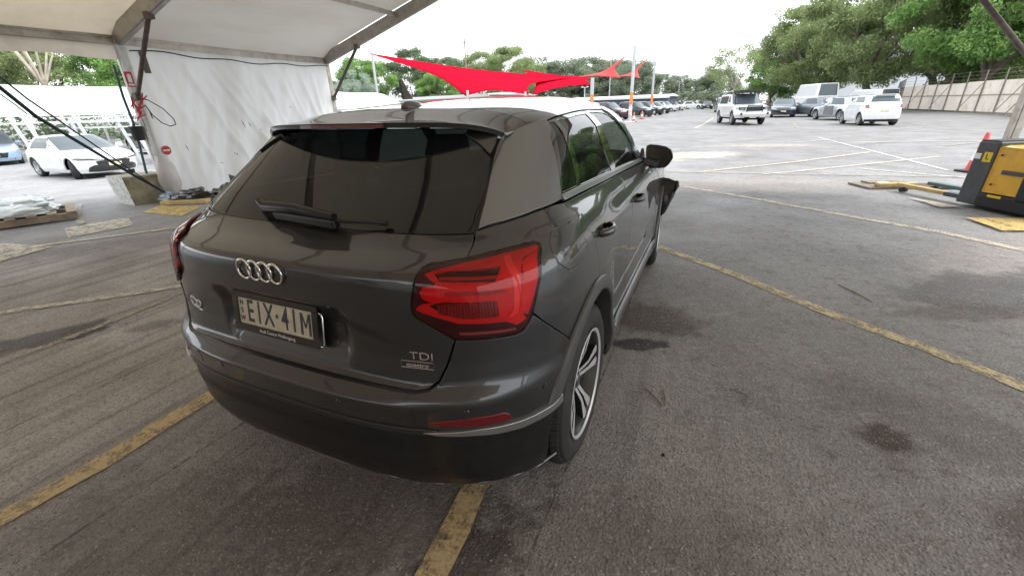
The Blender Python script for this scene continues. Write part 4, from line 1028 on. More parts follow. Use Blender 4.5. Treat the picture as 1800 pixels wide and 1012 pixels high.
# ------------------------------------------------------------------ the marquee
def fabric(name,col,tr,dirt=(.25,.22,.17),damt=.5,wr=.15,sc=1.2,stretch=(1,1,1)):
    m=bpy.data.materials.new(name); m.use_nodes=True; n=m.node_tree; L=n.links; n.nodes.remove(n.nodes['Principled BSDF'])
    d=n.nodes.new('ShaderNodeBsdfDiffuse'); t=n.nodes.new('ShaderNodeBsdfTranslucent'); x=n.nodes.new('ShaderNodeMixShader'); x.inputs[0].default_value=tr
    tc=n.nodes.new('ShaderNodeTexCoord'); mp=n.nodes.new('ShaderNodeMapping'); mp.inputs['Scale'].default_value=stretch; L.new(tc.outputs['Object'],mp.inputs[0])
    z=n.nodes.new('ShaderNodeTexNoise'); z.inputs['Scale'].default_value=sc; z.inputs['Detail'].default_value=9; z.inputs['Roughness'].default_value=.66; L.new(mp.outputs[0],z.inputs[0])
    r=n.nodes.new('ShaderNodeMapRange'); r.inputs[1].default_value=.46; r.inputs[2].default_value=.74; r.inputs[3].default_value=0; r.inputs[4].default_value=damt; L.new(z.outputs['Fac'],r.inputs[0])
    c=n.nodes.new('ShaderNodeMix'); c.data_type='RGBA'; c.inputs[6].default_value=(*col,1); c.inputs[7].default_value=(*dirt,1); L.new(r.outputs[0],c.inputs[0])
    # a few hairline smears
    w=n.nodes.new('ShaderNodeTexWave'); w.inputs['Scale'].default_value=.35; w.inputs['Distortion'].default_value=14; w.inputs['Detail'].default_value=4; w.inputs['Detail Scale'].default_value=.6; L.new(mp.outputs[0],w.inputs[0])
    r2=n.nodes.new('ShaderNodeMapRange'); r2.inputs[1].default_value=.0; r2.inputs[2].default_value=.012; r2.inputs[3].default_value=0.0; r2.inputs[4].default_value=0; L.new(w.outputs['Fac'],r2.inputs[0])
    c2=n.nodes.new('ShaderNodeMix'); c2.data_type='RGBA'; c2.inputs[7].default_value=(*[v*.6 for v in dirt],1); L.new(r2.outputs[0],c2.inputs[0]); L.new(c.outputs[2],c2.inputs[6])
    L.new(c2.outputs[2],d.inputs[0]); L.new(c2.outputs[2],t.inputs[0]); L.new(d.outputs[0],x.inputs[1]); L.new(t.outputs[0],x.inputs[2])
    b=n.nodes.new('ShaderNodeTexNoise'); b.inputs['Scale'].default_value=2.2; b.inputs['Detail'].default_value=5; L.new(mp.outputs[0],b.inputs[0])
    bp=n.nodes.new('ShaderNodeBump'); bp.inputs['Strength'].default_value=wr; bp.inputs['Distance'].default_value=.06; L.new(b.outputs['Fac'],bp.inputs['Height']); L.new(bp.outputs[0],d.inputs['Normal'])
    L.new(x.outputs[0],n.nodes['Material Output'].inputs['Surface']); return m
roof_f=fabric('marquee roof fabric',(.52,.50,.455),.15,(.40,.36,.29),.6,.15,1.0,(1,.35,1)); roof_y=fabric('yellowed roof fabric',(.64,.56,.43),.22,(.40,.33,.20),.5); roof_b=fabric('brown stained roof fabric',(.55,.42,.31),.20,(.26,.20,.14),.6)
wall_f=fabric('marquee wall tarpaulin',(.76,.765,.765),.24,(.42,.40,.37),.55,.5,.8,(1,1.0,.25))
val_f=fabric('marquee valance',(.66,.60,.52),.30,(.35,.30,.24),.7)
alu=mat('marquee aluminium',(.40,.37,.33),rough=.45,metal=.55,var=.15,vscale=5,dirt=(.16,.13,.10,.7),dscale=6)
steelw=mat('white painted steel',(.62,.64,.65),rough=.5,var=.1,vscale=8,dirt=(.3,.28,.25,.6),dscale=9)
rust=mat('dull brown steel tube',(.12,.095,.085),rough=.6,metal=.4,var=.3,vscale=14)
TX0,TX1,SL_,EH=-8.3,5.42,.29,2.74; MX=(TX0+TX1)/2; RH=EH+(MX-TX0)*SL_
PY=[8.74,4.14,-.46,-5.06,-9.66]
mq=thing('marquee','big white frame marquee with open sides and a tarpaulin wall on its left','marquee',(MX,4.14,0))
def inv(o): o.matrix_parent_inverse=Matrix.Translation((-MX,-4.14,0)); return o
for i,y in enumerate(PY):
    for sx,x in ((-1,TX0),(1,TX1)):
        mb=MB(); mb.box((x,y,EH/2),(.13,.22 if False else .13,EH)); 
        for s_ in (-1,1): mb.box((x,y+s_*.071,EH/2-.05),(.05,.012,EH-.2))
        mb.box((x,y,.012),(.34,.34,.024)); inv(obj('post',mb,alu if i!=1 or sx>0 else steelw,mq,bevel=.004))
        mb=MB(); a=Vector((x,y,EH)); b=Vector((MX,y,RH)); mb.bar(a+Vector((0,0,-.02)),b,.12,.24); mb.bar(a+Vector((0,0,-.145)),b+Vector((0,0,-.125)),.07,.02); inv(obj('rafter',mb,alu,mq,bevel=.005))
        # knee brace
        ky=y+(-.02); k0=Vector((x-sx*.09,ky,1.80)); k1=Vector((x-sx*1.15,ky,EH+1.15*SL_-.14)); mb=MB(); mb.tube([k0,k1],.036,14); mb.box(k0,(.10,.10,.12)); mb.box(k1,(.12,.10,.10)); inv(obj('knee_brace',mb,rust,mq,smooth=40))
for i in range(len(PY)-1):
    y1,y0=PY[i],PY[i+1]
    for sx,x in ((-1,TX0),(1,TX1)):
        mb=MB(); mb.box((x,(y0+y1)/2,EH-.06),(.10,y1-y0-.14,.14)); mb.box((x+sx*-.055,(y0+y1)/2,EH-.02),(.02,y1-y0-.16,.03)); inv(obj('eave_beam',mb,alu,mq,bevel=.004))
        for f_ in (.36,.70):
            xx=x-sx*(MX-TX0)*f_; zz=EH+(MX-TX0)*f_*SL_+.02; mb=MB(); mb.box((xx,(y0+y1)/2,zz),(.06,y1-y0-.13,.09)); inv(obj('purlin',mb,alu,mq,bevel=.004))
        # roof panel with a slight sag between the frames
        rows=[]
        for a in range(25):
            f_=a/24; row=[]
            for b in range(13):
                g_=b/12; xx=x-sx*((MX-TX0)*f_); zz=EH+(MX-TX0)*f_*SL_+.145*min(1,f_/.06)-.05*math.sin(PI*g_)*(1-.3*math.sin(PI*f_))+.008*math.sin(9*f_+5*g_+i)
                row.append((xx,y0+(y1-y0)*g_,zz))
            rows.append(row)
        o=inv(obj('roof_panel',MB().grid(rows),(roof_f,roof_y,roof_b,roof_b)[i],mq,smooth=60)); 
    mb=MB(); mb.box((MX,(y0+y1)/2,RH+.02),(.12,y1-y0-.13,.14)); inv(obj('ridge_beam',mb,alu,mq,bevel=.004))
# valance hanging from the left eave beyond the wall
for i in (1,2,3):
    y1,y0=PY[i]-.07,PY[i+1]+.07; rows=[]
    for a in range(6):
        row=[]
        for b in range(50):
            g_=b/49; drop=.02+.34*a/5; row.append((TX0+.02+.012*math.sin(g_*46+a*.5)*a/5,y0+(y1-y0)*g_,EH+.02-drop+.02*math.sin(g_*18)*(a/5)))
        rows.append(row)
    inv(obj('valance',MB().grid(rows),val_f,mq,smooth=60))
# tarpaulin wall between the first two posts, with folds
rows=[]
import mathutils.noise as mn
RID=[(4.45,.9,.07,.05),(4.9,1.3,.06,.06),(5.1,1.45,.10,-.04),(5.45,1.5,.05,.06),(5.6,1.9,.07,.055),(6.0,1.2,.05,.045),(6.3,1.6,.09,-.045),(6.6,.9,.05,.05),(7.0,1.1,.08,.05),(7.35,.6,.05,.04),(7.7,.7,.07,.05),(8.1,.3,.06,.04),(4.3,.35,.05,.04)]
for a in range(61):
    f_=a/60; row=[]; z=(EH-.14)*(1-f_)+.02*f_
    for b in range(121):
        g_=b/120; y=4.16+4.50*g_-.0*f_
        fold=.10*mn.noise(Vector((y*2.2+f_*1.9,f_*.8,1)))+.045*mn.noise(Vector((y*6+f_*4.6,f_*1.6,5)))+.02*mn.noise(Vector((y*13+f_*3,f_*3,9)))+.07*math.sin((y-4.2)*2.2+f_*2.2)*f_+.035*math.sin((y-4.2)*7.5+f_*3.5+.8*math.sin(y*2))*(.3+.7*f_)
        diag=.030*math.sin((g_*9-f_*5.2)*1.7)*math.sin(PI*min(1,f_*1.1))
        x=TX0+.055+fold*(.25+f_)+diag*(.4+f_*.6)+ (.02*f_)
        for yc_,k_,w_,am in RID: d_=(y-(yc_+k_*f_))/w_; x+=am*math.exp(-d_*d_)*min(1,f_*4+.1)*(1 if f_<.8 else (1-f_)/.2*.7+.3)
        row.append((x,y,z))
    rows.append(row)
inv(obj('side_wall',MB().grid(rows),wall_f,mq,smooth=70))
for (p0,p1) in (((TX0+.06,-5.2),(TX0+.06,-9.5)),((TX0+.2,-9.55),(TX1-.2,-9.55)),((TX1-.06,-5.2),(TX1-.06,-9.5))):  # unseen tarpaulin walls behind the camera, added to darken the reflections
    rows=[]
    for a in range(13):
        f_=a/12; row=[]
        for b in range(61):
            g_=b/60; x=p0[0]+(p1[0]-p0[0])*g_; y=p0[1]+(p1[1]-p0[1])*g_; w_=.05*math.sin(g_*40+f_*2)*(.3+f_)
            row.append((x+(w_ if p0[0]==p1[0] else 0),y+(w_ if p0[0]!=p1[0] else 0),(EH-.12)*(1-f_)+.02))
        rows.append(row)
    inv(obj('side_wall',MB().grid(rows),val_f,mq,smooth=70))
mb=MB(); mb.tube([(TX0+.16,y,EH-.20-.05*math.sin(PI*((y-4.2)/4.4))**2-.02*math.sin(5*y)) for y in np.linspace(4.2,8.66,26)],.011,6); inv(obj('cable',mb,rubber,mq,smooth=60))
for k,(y_,z_,l_,a_) in enumerate(((4.62,.95,.12,.3),(5.55,.72,.07,.6),(5.62,.70,.05,-.4),(6.3,1.15,.04,.2),(6.9,.9,.10,.1),(7.2,1.6,.05,1.),(5.9,1.35,.16,.35),(6.05,1.30,.10,.4),(5.2,.55,.06,1.2),(7.7,.85,.05,.4))):
    mb=MB(); d_=Vector((0,math.sin(a_),-math.cos(a_)))*l_; p_=Vector((TX0+.155,y_,z_)); mb.tube([p_,p_+d_*.5+Vector((.004,0,0)),p_+d_],[.003,.007,.002],6); inv(obj('scuff_mark',mb,rubber,mq))
mb=MB(); mb.box((TX0+.09,4.42,EH-.38),(.012,.10,.34)); inv(obj('bracket_plate',mb,rust,mq))
# --- things on and about the first post
red=mat('red plastic',(.45,.015,.02),rough=.4); whitep=mat('white sign',(.75,.75,.74),rough=.5)
sg_=thing('fire_sign','small red and white fire point sign fixed high on the left marquee post','sign',(TX0+.075,4.10,2.08))
mb=MB(); mb.box((0,0,0),(.012,.115,.24)); obj('plate',mb,red,sg_)
mb=MB(); mb.prism([(-.03,-.05),(.03,-.05),(.03,.06),(.012,.085),(-.012,.085),(-.03,.06)],.0065,.009,lambda x,y,z:(z,x,y)); obj('pictogram',mb,whitep,sg_)
mb=MB(); mb.box((.0075,0,-.085),(.003,.085,.030)); obj('text_band',mb,whitep,sg_)
st=thing('round_sticker','round red sticker with a white bar stuck low on the tarpaulin wall','sticker',(TX0+.14,4.27,.88))
mb=MB(); mb.lathe([(0,.004),(.082,.004),(.082,-.004)],32,ax='x'); obj('disc',mb,red,st); mb=MB(); mb.box((.006,0,0),(.004,.12,.024)); obj('bar',mb,whitep,st); 
cl_=thing('clamp','cluster of red plastic clamps hanging from the left marquee post','clamp',(TX0+.13,4.02,1.62))
for k in range(5):
    mb=MB(); a=rng.uniform(-.7,.7); o_=Vector((rng.uniform(0,.10),rng.uniform(-.10,.10),rng.uniform(-.16,.12)))
    d1=Vector((.1,math.sin(a),math.cos(a)))*.13; d2=Vector((.1,math.sin(a+.6),math.cos(a+.6)))*.12
    mb.tube([o_-d1*.6,o_,o_+d1],[.008,.014,.009],8); mb.tube([o_-d2*.6,o_,o_+d2],[.008,.012,.009],8); obj('clamp_jaw',mb,red,cl_,smooth=50)
mb=MB(); mb.tube([(0,0,.16),(-.02,.0,.05),(.02,.03,-.25),(0,.04,-.40)],.006,6); obj('cord',mb,rubber,cl_)
tag(obj('cable_loop',MB().tube([(TX0+.17,4.10,1.78),(TX0+.30,4.16,1.74),(TX0+.50,4.24,1.60),(TX0+.62,4.30,1.42),(TX0+.60,4.32,1.33),(TX0+.50,4.28,1.30),(TX0+.38,4.22,1.36),(TX0+.28,4.16,1.50),(TX0+.24,4.12,1.66),(TX0+.27,4.14,1.56),(TX0+.31,4.13,1.44)],.0085,8),rubber,smooth=60),'thin black cable hanging in a loop beside the tarpaulin wall','cable')
hd=thing('holder_bucket','small black bucket strapped to the left marquee post','bucket',(TX0+.02,3.96,1.08))
mb=MB(); mb.lathe([(0,0),(.085,0),(.105,.24),(.098,.24),(.080,.01),(0,.01)],20); obj('bucket_body',mb,rubber,hd,smooth=40); mb=MB(); mb.tube([(-.10,0,.22),(-.05,0,.30),(.05,0,.30),(.10,0,.22)],.004,6); obj('bucket_handle',mb,rubber,hd)
bag_m=glass('clear plastic bag',(.65,.63,.62),.45,.25,(.95,.93,.93))
mb=MB(); rows=[]
for a in range(15):
    f_=a/14; r=.045+.13*math.sin(PI*min(1,f_*.62+.12))**1.0; row=[]
    for b in range(25):
        q=2*PI*b/24; rr_=r*(1+.16*mn.noise(Vector((math.cos(q)*2,math.sin(q)*2,f_*4)))); row.append((TX0+.28+rr_*.8*math.cos(q),4.08+rr_*math.sin(q),.80-.68*f_))
    rows.append(row)
b_=obj('plastic_bag',MB().grid(rows),bag_m,smooth=60); tag(b_,'clear plastic rubbish bag hanging at the foot of the left marquee post','bag')
mb=MB(); 
for k in range(9): mb.box((TX0+.28+rng.uniform(-.05,.05),4.08+rng.uniform(-.06,.06),.18+.045*k),(.07,.08,.03),Matrix.Rotation(rng.uniform(-1,1),3,'X'))
obj('rubbish',mb,mat('crumpled rubbish',(.55,.40,.38),rough=.7,var=.4,vscale=20),b_)
tag(obj('hose',MB().tube([(TX0-.06,4.0,2.3),(TX0-.07,3.98,1.8),(TX0-.02,3.97,1.4),(TX0+.00,3.93,.95),(TX0-.02,3.90,.55),(TX0+.03,3.88,.48)],.020,8),mat('teal strap',(.03,.07,.08),rough=.6),smooth=60),'dark teal hose running down the left marquee post','hose')
strapm=mat('dark blue green strap',(.012,.030,.038),rough=.6)
for k,(pts,lb,r) in enumerate((([(-7.90,3.95,.10),(-7.3,3.2,.62),(-6.3,2.0,1.50),(-5.5,1.28,2.18),(-4.6,.5,2.9),(-3.5,-.46,4.02)],'dark ratchet strap stretched from the left marquee post down to its foot, the thicker one',.021),([(-7.88,3.93,.12),(-7.5,3.5,.42),(-6.85,2.75,1.03),(-6.2,1.95,1.70),(-5.4,1.22,2.35),(-3.75,-.46,3.96)],'thin dark rope running beside the thicker ratchet strap on the left',.010))):
    mb=MB(); mb.tube(pts,r,8); tag(obj('tie_down_strap',mb,strapm,smooth=60),lb,'strap')
mb=MB(); mb.box((-7.86,3.92,.10),(.10,.16,.07),Matrix.Rotation(.8,3,'Z')); tag(obj('ratchet_buckle',mb,mat('blue buckle',(.03,.13,.35),rough=.4),bevel=.012),'bright blue buckle at the lower end of the ratchet strap','buckle')
# concrete block
conc=mat('mossy concrete',(.27,.25,.18),rough=.9,var=.35,vscale=6,bump=.6,bscale=18,dirt=(.06,.06,.035,.85),dscale=4)
concw=mat('flaking white concrete',(.58,.58,.55),rough=.9,var=.2,vscale=20,bump=.5,bscale=30,dirt=(.12,.12,.10,.95),dscale=16)
A_=[(-8.72,3.50),(-8.14,3.46),(-8.02,4.04),(-8.72,4.2)]; c0=Vector((-8.4,3.8,0)); H_=.50
bb=[Vector((x,y,0)) for x,y in A_]; tt=[c0+(p-c0)*1.0+Vector((0,0,H_)) for p in bb]; tt[0]+=Vector((-.10,-.02,0)); tt[1]+=Vector((-.06,-.02,0))
mb=MB(); mb.add(bb+tt,[(1,2,6,5),(2,3,7,6),(3,0,4,7),(4,5,6,7)],0); mb.add(bb+tt,[(0,1,5,4)],1)
o=obj('concrete_block',mb,[conc,concw],bevel=.02,seg=3); tag(o,'weathered concrete ballast block with flaking white paint beside the left post','block')
blackbag=mat('black plastic sheet',(.012,.012,.014),rough=.28,coat=.6,bump=.7,bscale=7)
def crumple(name,c,sx_,sy_,sz_,m,lb,cat,rz=0,seed=0,n1=22,n2=14,amp=.35):
    mb=MB(); rows=[]
    for a in range(n1+1):
        row=[]
        for b in range(n2+1):
            th=2*PI*a/n1; ph=PI/2*b/n2
            d=Vector((math.cos(th)*math.cos(ph),math.sin(th)*math.cos(ph),math.sin(ph))); k=1+amp*mn.noise(d*2.3+Vector((seed,0,0)))+amp*.5*mn.noise(d*6+Vector((0,seed,0)))
            p=Vector((d.x*sx_,d.y*sy_,d.z*sz_))*k; row.append((p.x,p.y,max(0.002,p.z)))
        rows.append(row)
    mb.grid(rows); o=obj(name,mb,m,smooth=35,loc=c,rz=rz); return tag(o,lb,cat)
crumple('plastic_sheet',(-7.35,4.05,.07),.34,.20,.16,blackbag,'crumpled black plastic lying on the foam plank by the tarpaulin','plastic sheet',.6,1)
crumple('plastic_sheet',(-7.15,4.55,0),.32,.25,.22,blackbag,'black plastic heap against the tarpaulin behind the foam plank','plastic sheet',.2,2)
crumple('plastic_bag',(-7.75,3.86,.07),.20,.14,.12,mat('bluish plastic bag',(.25,.32,.40),rough=.3,coat=.5,bump=.5,bscale=9),'pale blue plastic bag lying beside the buckle','bag',.4,3)
mb=MB(); mb.box((0,0,.04),(.80,.16,.07)); o=obj('foam_plank',mb,mat('yellow foam',(.55,.42,.20),rough=.85,var=.2,vscale=8,dirt=(.25,.18,.1,.6)),bevel=.01,loc=(-7.32,3.86,0),rz=.48); tag(o,'yellowish foam plank lying on the ground under black plastic','plank')
mb=MB(); 
for k in range(4):
    mb.add([(0,.02*k,.0),(.30,.05*k,.03+.01*k),(.24,.10+.05*k,.30-.03*k),(.02,.04*k,.34-.05*k)],[(0,1,2,3)])
o=obj('bumper_cover_scrap',mb,blackbag,loc=(-7.30,4.75,.06),rz=-.5); so=o.modifiers.new('t','SOLIDIFY'); so.thickness=.012; tag(o,'folded glossy black panel leaning up against the tarpaulin','panel')
mb=MB(); mb.tube([(0,0,0),(0,0,.16),(.0,.14,.20),(0,.14,.04)],.010,6); mb.tube([(0,.02,.05),(0,.16,.09)],.012,6); mb.box((0,.05,-.02),(.05,.16,.05)); mb.tube([(0,0,-.45),(0,.0,0)],.012,6)
tag(obj('hand_trolley',mb,rubber,loc=(-7.0,5.6,.50),rz=.2),'black metal trolley handle sticking up behind the grey car','trolley handle')
# pallet with bags at the far left
woodm=mat('grey pallet wood',(.30,.25,.19),rough=.85,var=.3,vscale=12,dirt=(.15,.09,.07,.6))
pl_=thing('pallet','low wooden pallet at the left edge loaded with plastic bags','pallet',(-8.55,2.15,0),-.35)
for k in range(6):
    mb=MB(); mb.box((0,-.55+.22*k,.125),(1.15,.11,.022)); obj('slat',mb,woodm,pl_)
for x in (-.5,0,.5):
    mb=MB(); mb.box((x,0,.065),(.10,1.2,.09)); obj('bearer',mb,woodm,pl_)
bagw=mat('pale bluish plastic sack',(.55,.60,.60),rough=.35,coat=.4,bump=.6,bscale=6,var=.2,vscale=4,dirt=(.35,.42,.40,.6))
for k,(x,y,z,rz,s) in enumerate(((-8.55,2.35,.14,.2,1),(-8.30,2.02,.14,.9,1),(-8.75,2.0,.14,-.4,1.05),(-8.48,2.2,.24,.5,.95),(-8.75,2.35,.24,1.2,.85))):
    crumple('plastic_sack',(x,y,z),.34*s,.22*s,.14*s,bagw,['flat pale sack at the back of the pallet on the left','pale sack at the right-hand corner of the left pallet','pale sack at the near left corner of the left pallet','bulging sack on top of the pile on the left pallet','smaller sack on top at the back of the left pallet'][k],'sack',rz,10+k,amp=.25)
# ------------------------------------------------------------------ other vehicles
def vrows(L,W,H,belt,hood,ws0,ws1,rg0,rg1,deck=None,n=3.2,rc=.5,fc=.8,roofw=.74,clear=.20,nose=0):
    w=W/2; d=deck or belt-.06
    return np.array([
     (clear,.12,w*.92,n,rc-.08,L-.14,fc-.1),(clear+.14,.03,w*.985,n,rc,L-.04,fc),(.55,0,w,n,rc,L,fc),(min(hood-.12,.70),.015,w,n,rc,L-.02,fc),
     (hood-.05,.03,w*.99,n,rc,L-.08-nose,fc),(hood,.04,w*.985,n,rc,L-.22-nose,fc-.05),(hood+.03,.045,w*.98,n,rc,L-.42-nose,fc-.1),
     (belt-.03,(.05 if d>=belt-.07 else rg0*.72),w*.955,n,rc,ws0+.18,fc-.15),(belt,rg0,w*.93,n,rc,ws0,fc-.2),
     (belt+(H-belt)*.5,rg0+(rg1-rg0)*.42,w*(.93+roofw)/2+.012,n,rc,ws0+(ws1-ws0)*.52,fc-.22),(H-.10,rg0+(rg1-rg0)*.82,w*(roofw+.035),n,rc,ws1+(ws0-ws1)*.13,fc-.22),(H-.045,rg1,w*roofw,n,rc,ws1,fc-.22)])
class VS:
    def __init__(s,R,arch,wr):
        s.z0,s.z1=R[0,0],R[-1,0]; s.NV=90; s.zs=np.linspace(s.z0,s.z1,s.NV); n1,n2,n3=30,40,30
        U=np.concatenate([np.linspace(0,1,n1,endpoint=False),np.linspace(1,2,n2,endpoint=False),np.linspace(2,3,n3)]); G=np.zeros((len(U),s.NV,3)); th=np.linspace(0,PI/2,200)
        for j,z in enumerate(s.zs):
            y0,w,n,rc,y1,fc=[np.interp(z,R[:,0],R[:,i]) for i in range(1,7)]
            def cor(yc,ye,nn):
                x=w*np.sin(th)**(2/nn); y=yc+(ye-yc)*np.cos(th)**(2/nn); q=np.concatenate([[0],np.cumsum(np.hypot(np.diff(x),np.diff(y)))]); return q/q[-1],x,y
            q,x,y=cor(y0+rc,y0,n); G[:n1,j,0]=np.interp(U[:n1],q,x); G[:n1,j,1]=np.interp(U[:n1],q,y)
            t=U[n1:n1+n2]-1; G[n1:n1+n2,j,0]=w; G[n1:n1+n2,j,1]=y0+rc+t*(y1-fc-y0-rc)
            q,x,y=cor(y1-fc,y1,2.6); t=3-U[n1+n2:]; G[n1+n2:,j,0]=np.interp(t,q,x); G[n1+n2:,j,1]=np.interp(t,q,y); G[:,j,2]=z
        K=np.array([1,2,3,2,1])/9.; P=np.pad(G[:,:,:2],((0,0),(2,2),(0,0)),'edge'); G[:,1:-1,:2]=sum(K[k]*P[:,k:k+s.NV] for k in range(5))[:,1:-1]
        X=G[:,:,0]; side=sst(W_half(R)*.6,W_half(R)*.9,X)
        for yc in arch:
            r=np.sqrt((G[:,:,1]-yc)**2+(G[:,:,2]-wr)**2); G[:,:,0]+=.02*side*(1-sst(wr*1.2,wr*1.9,r))
        # waist: hollow sides
        G[:,:,0]-=.018*side*np.exp(-((G[:,:,2]-.48)/.12)**2)*((G[:,:,1]>arch[0]+.5)&(G[:,:,1]<arch[1]-.5))
        s.U=U; s.G=G; jz=int((.6-s.z0)/(s.z1-s.z0)*(s.NV-1)); r=G[:,jz,:2]; s.S=np.concatenate([[0],np.cumsum(np.hypot(*np.diff(r,axis=0).T))])
        s.sheet=Sheet(s.fn,s.nn)
    def at(s,u,v):
        u=np.atleast_1d(np.asarray(u,float)); v=np.atleast_1d(np.asarray(v,float)); i=np.clip(np.interp(u,s.U,np.arange(len(s.U))),0,len(s.U)-1.001); j=np.clip((v-s.z0)/(s.z1-s.z0)*(s.NV-1),0,s.NV-1.001)
        a=i.astype(int); b=j.astype(int); fa=(i-a)[:,None]; fb=(j-b)[:,None]; G=s.G
        return (G[a,b]*(1-fa)+G[a+1,b]*fa)*(1-fb)+(G[a,b+1]*(1-fa)+G[a+1,b+1]*fa)*fb
    def fn(s,q,t):
        sg=np.where(q<0,-1,1); p=s.at(np.interp(np.abs(q),s.S,s.U),t); p[:,0]*=sg; return p
    def nn(s,q,t):
        u=np.interp(np.abs(q),s.S,s.U); e=.03; f=.012
        lo=s.at(np.abs(u-e),t); lo[:,0]*=np.where(u<e,-1,1); hi=s.at(np.clip(np.where(u+e>3,6-u-e,u+e),0,3),t); hi[:,0]*=np.where(u+e>3,-1,1)
        du=hi-lo; dv=s.at(u,np.clip(t+f,s.z0,s.z1))-s.at(u,np.clip(t-f,s.z0,s.z1)); n=np.cross(du,dv)*FLIP; n/=np.linalg.norm(n,axis=1)[:,None]+1e-9; n[:,0]*=np.where(q<0,-1,1); return n
    def iy(s,y,z):
        j=int(round(np.clip((z-s.z0)/(s.z1-s.z0)*(s.NV-1),0,s.NV-1))); return float(np.interp(np.interp(y,s.G[:,j,1],s.U),s.U,s.S))
    def iu(s,u): return float(np.interp(abs(u),s.U,s.S))*(1 if u>=0 else -1)
def W_half(R): return R[:,2].max()
vglass=glass('vehicle glass',(.10,.125,.14),.22,.03,(.6,.66,.66)); lampw=mat('clear headlamp',(.32,.34,.37),rough=.15,coat=1); lampr=mat('red tail lamp',(.32,.05,.05),rough=.25,coat=1); platem=mat('plate',(.62,.58,.42),rough=.5); rimg=mat('silver alloy',(.45,.46,.47),rough=.35,metal=.8)
_wc={}
def simple_wheel(R,w,rimR):
    k=(R,w,rimR)
    if k in _wc: return _wc[k]
    t=MB(); h=w/2; t.lathe([(rimR,-h+.01),(rimR+.02,-h),(R-.03,-h),(R,-h+.03),(R,h-.03),(R-.03,h),(rimR,h-.01)],32,ax='x')
    r=MB(); r.lathe([(rimR,-h+.008),(rimR-.02,-h+.012),(rimR-.035,-h+.06)],32,ax='x'); r.lathe([(0,-h+.03),(.05,-h+.03),(.06,-h+.06)],16,ax='x')
    for q in range(5):
        a=2*PI*q/5; d=Vector((0,math.cos(a),math.sin(a))); e=Vector((0,-math.sin(a),math.cos(a)))
        for s_ in (-1,1): r.bar(Vector((-h+.04,0,0))+d*.04+e*.015*s_,Vector((-h+.02,0,0))+d*(rimR-.01)+e*.045*s_,.035,.02,upv=(1,0,0))
    b=MB(); b.lathe([(0,-h+.07),(rimR-.02,-h+.07)],24,ax='x')
    _wc[k]=(mesh_of('tyre',t,tyre_m,35),mesh_of('rim',r,rimg,35),mesh_of('rim_back',b,dark)); return _wc[k]
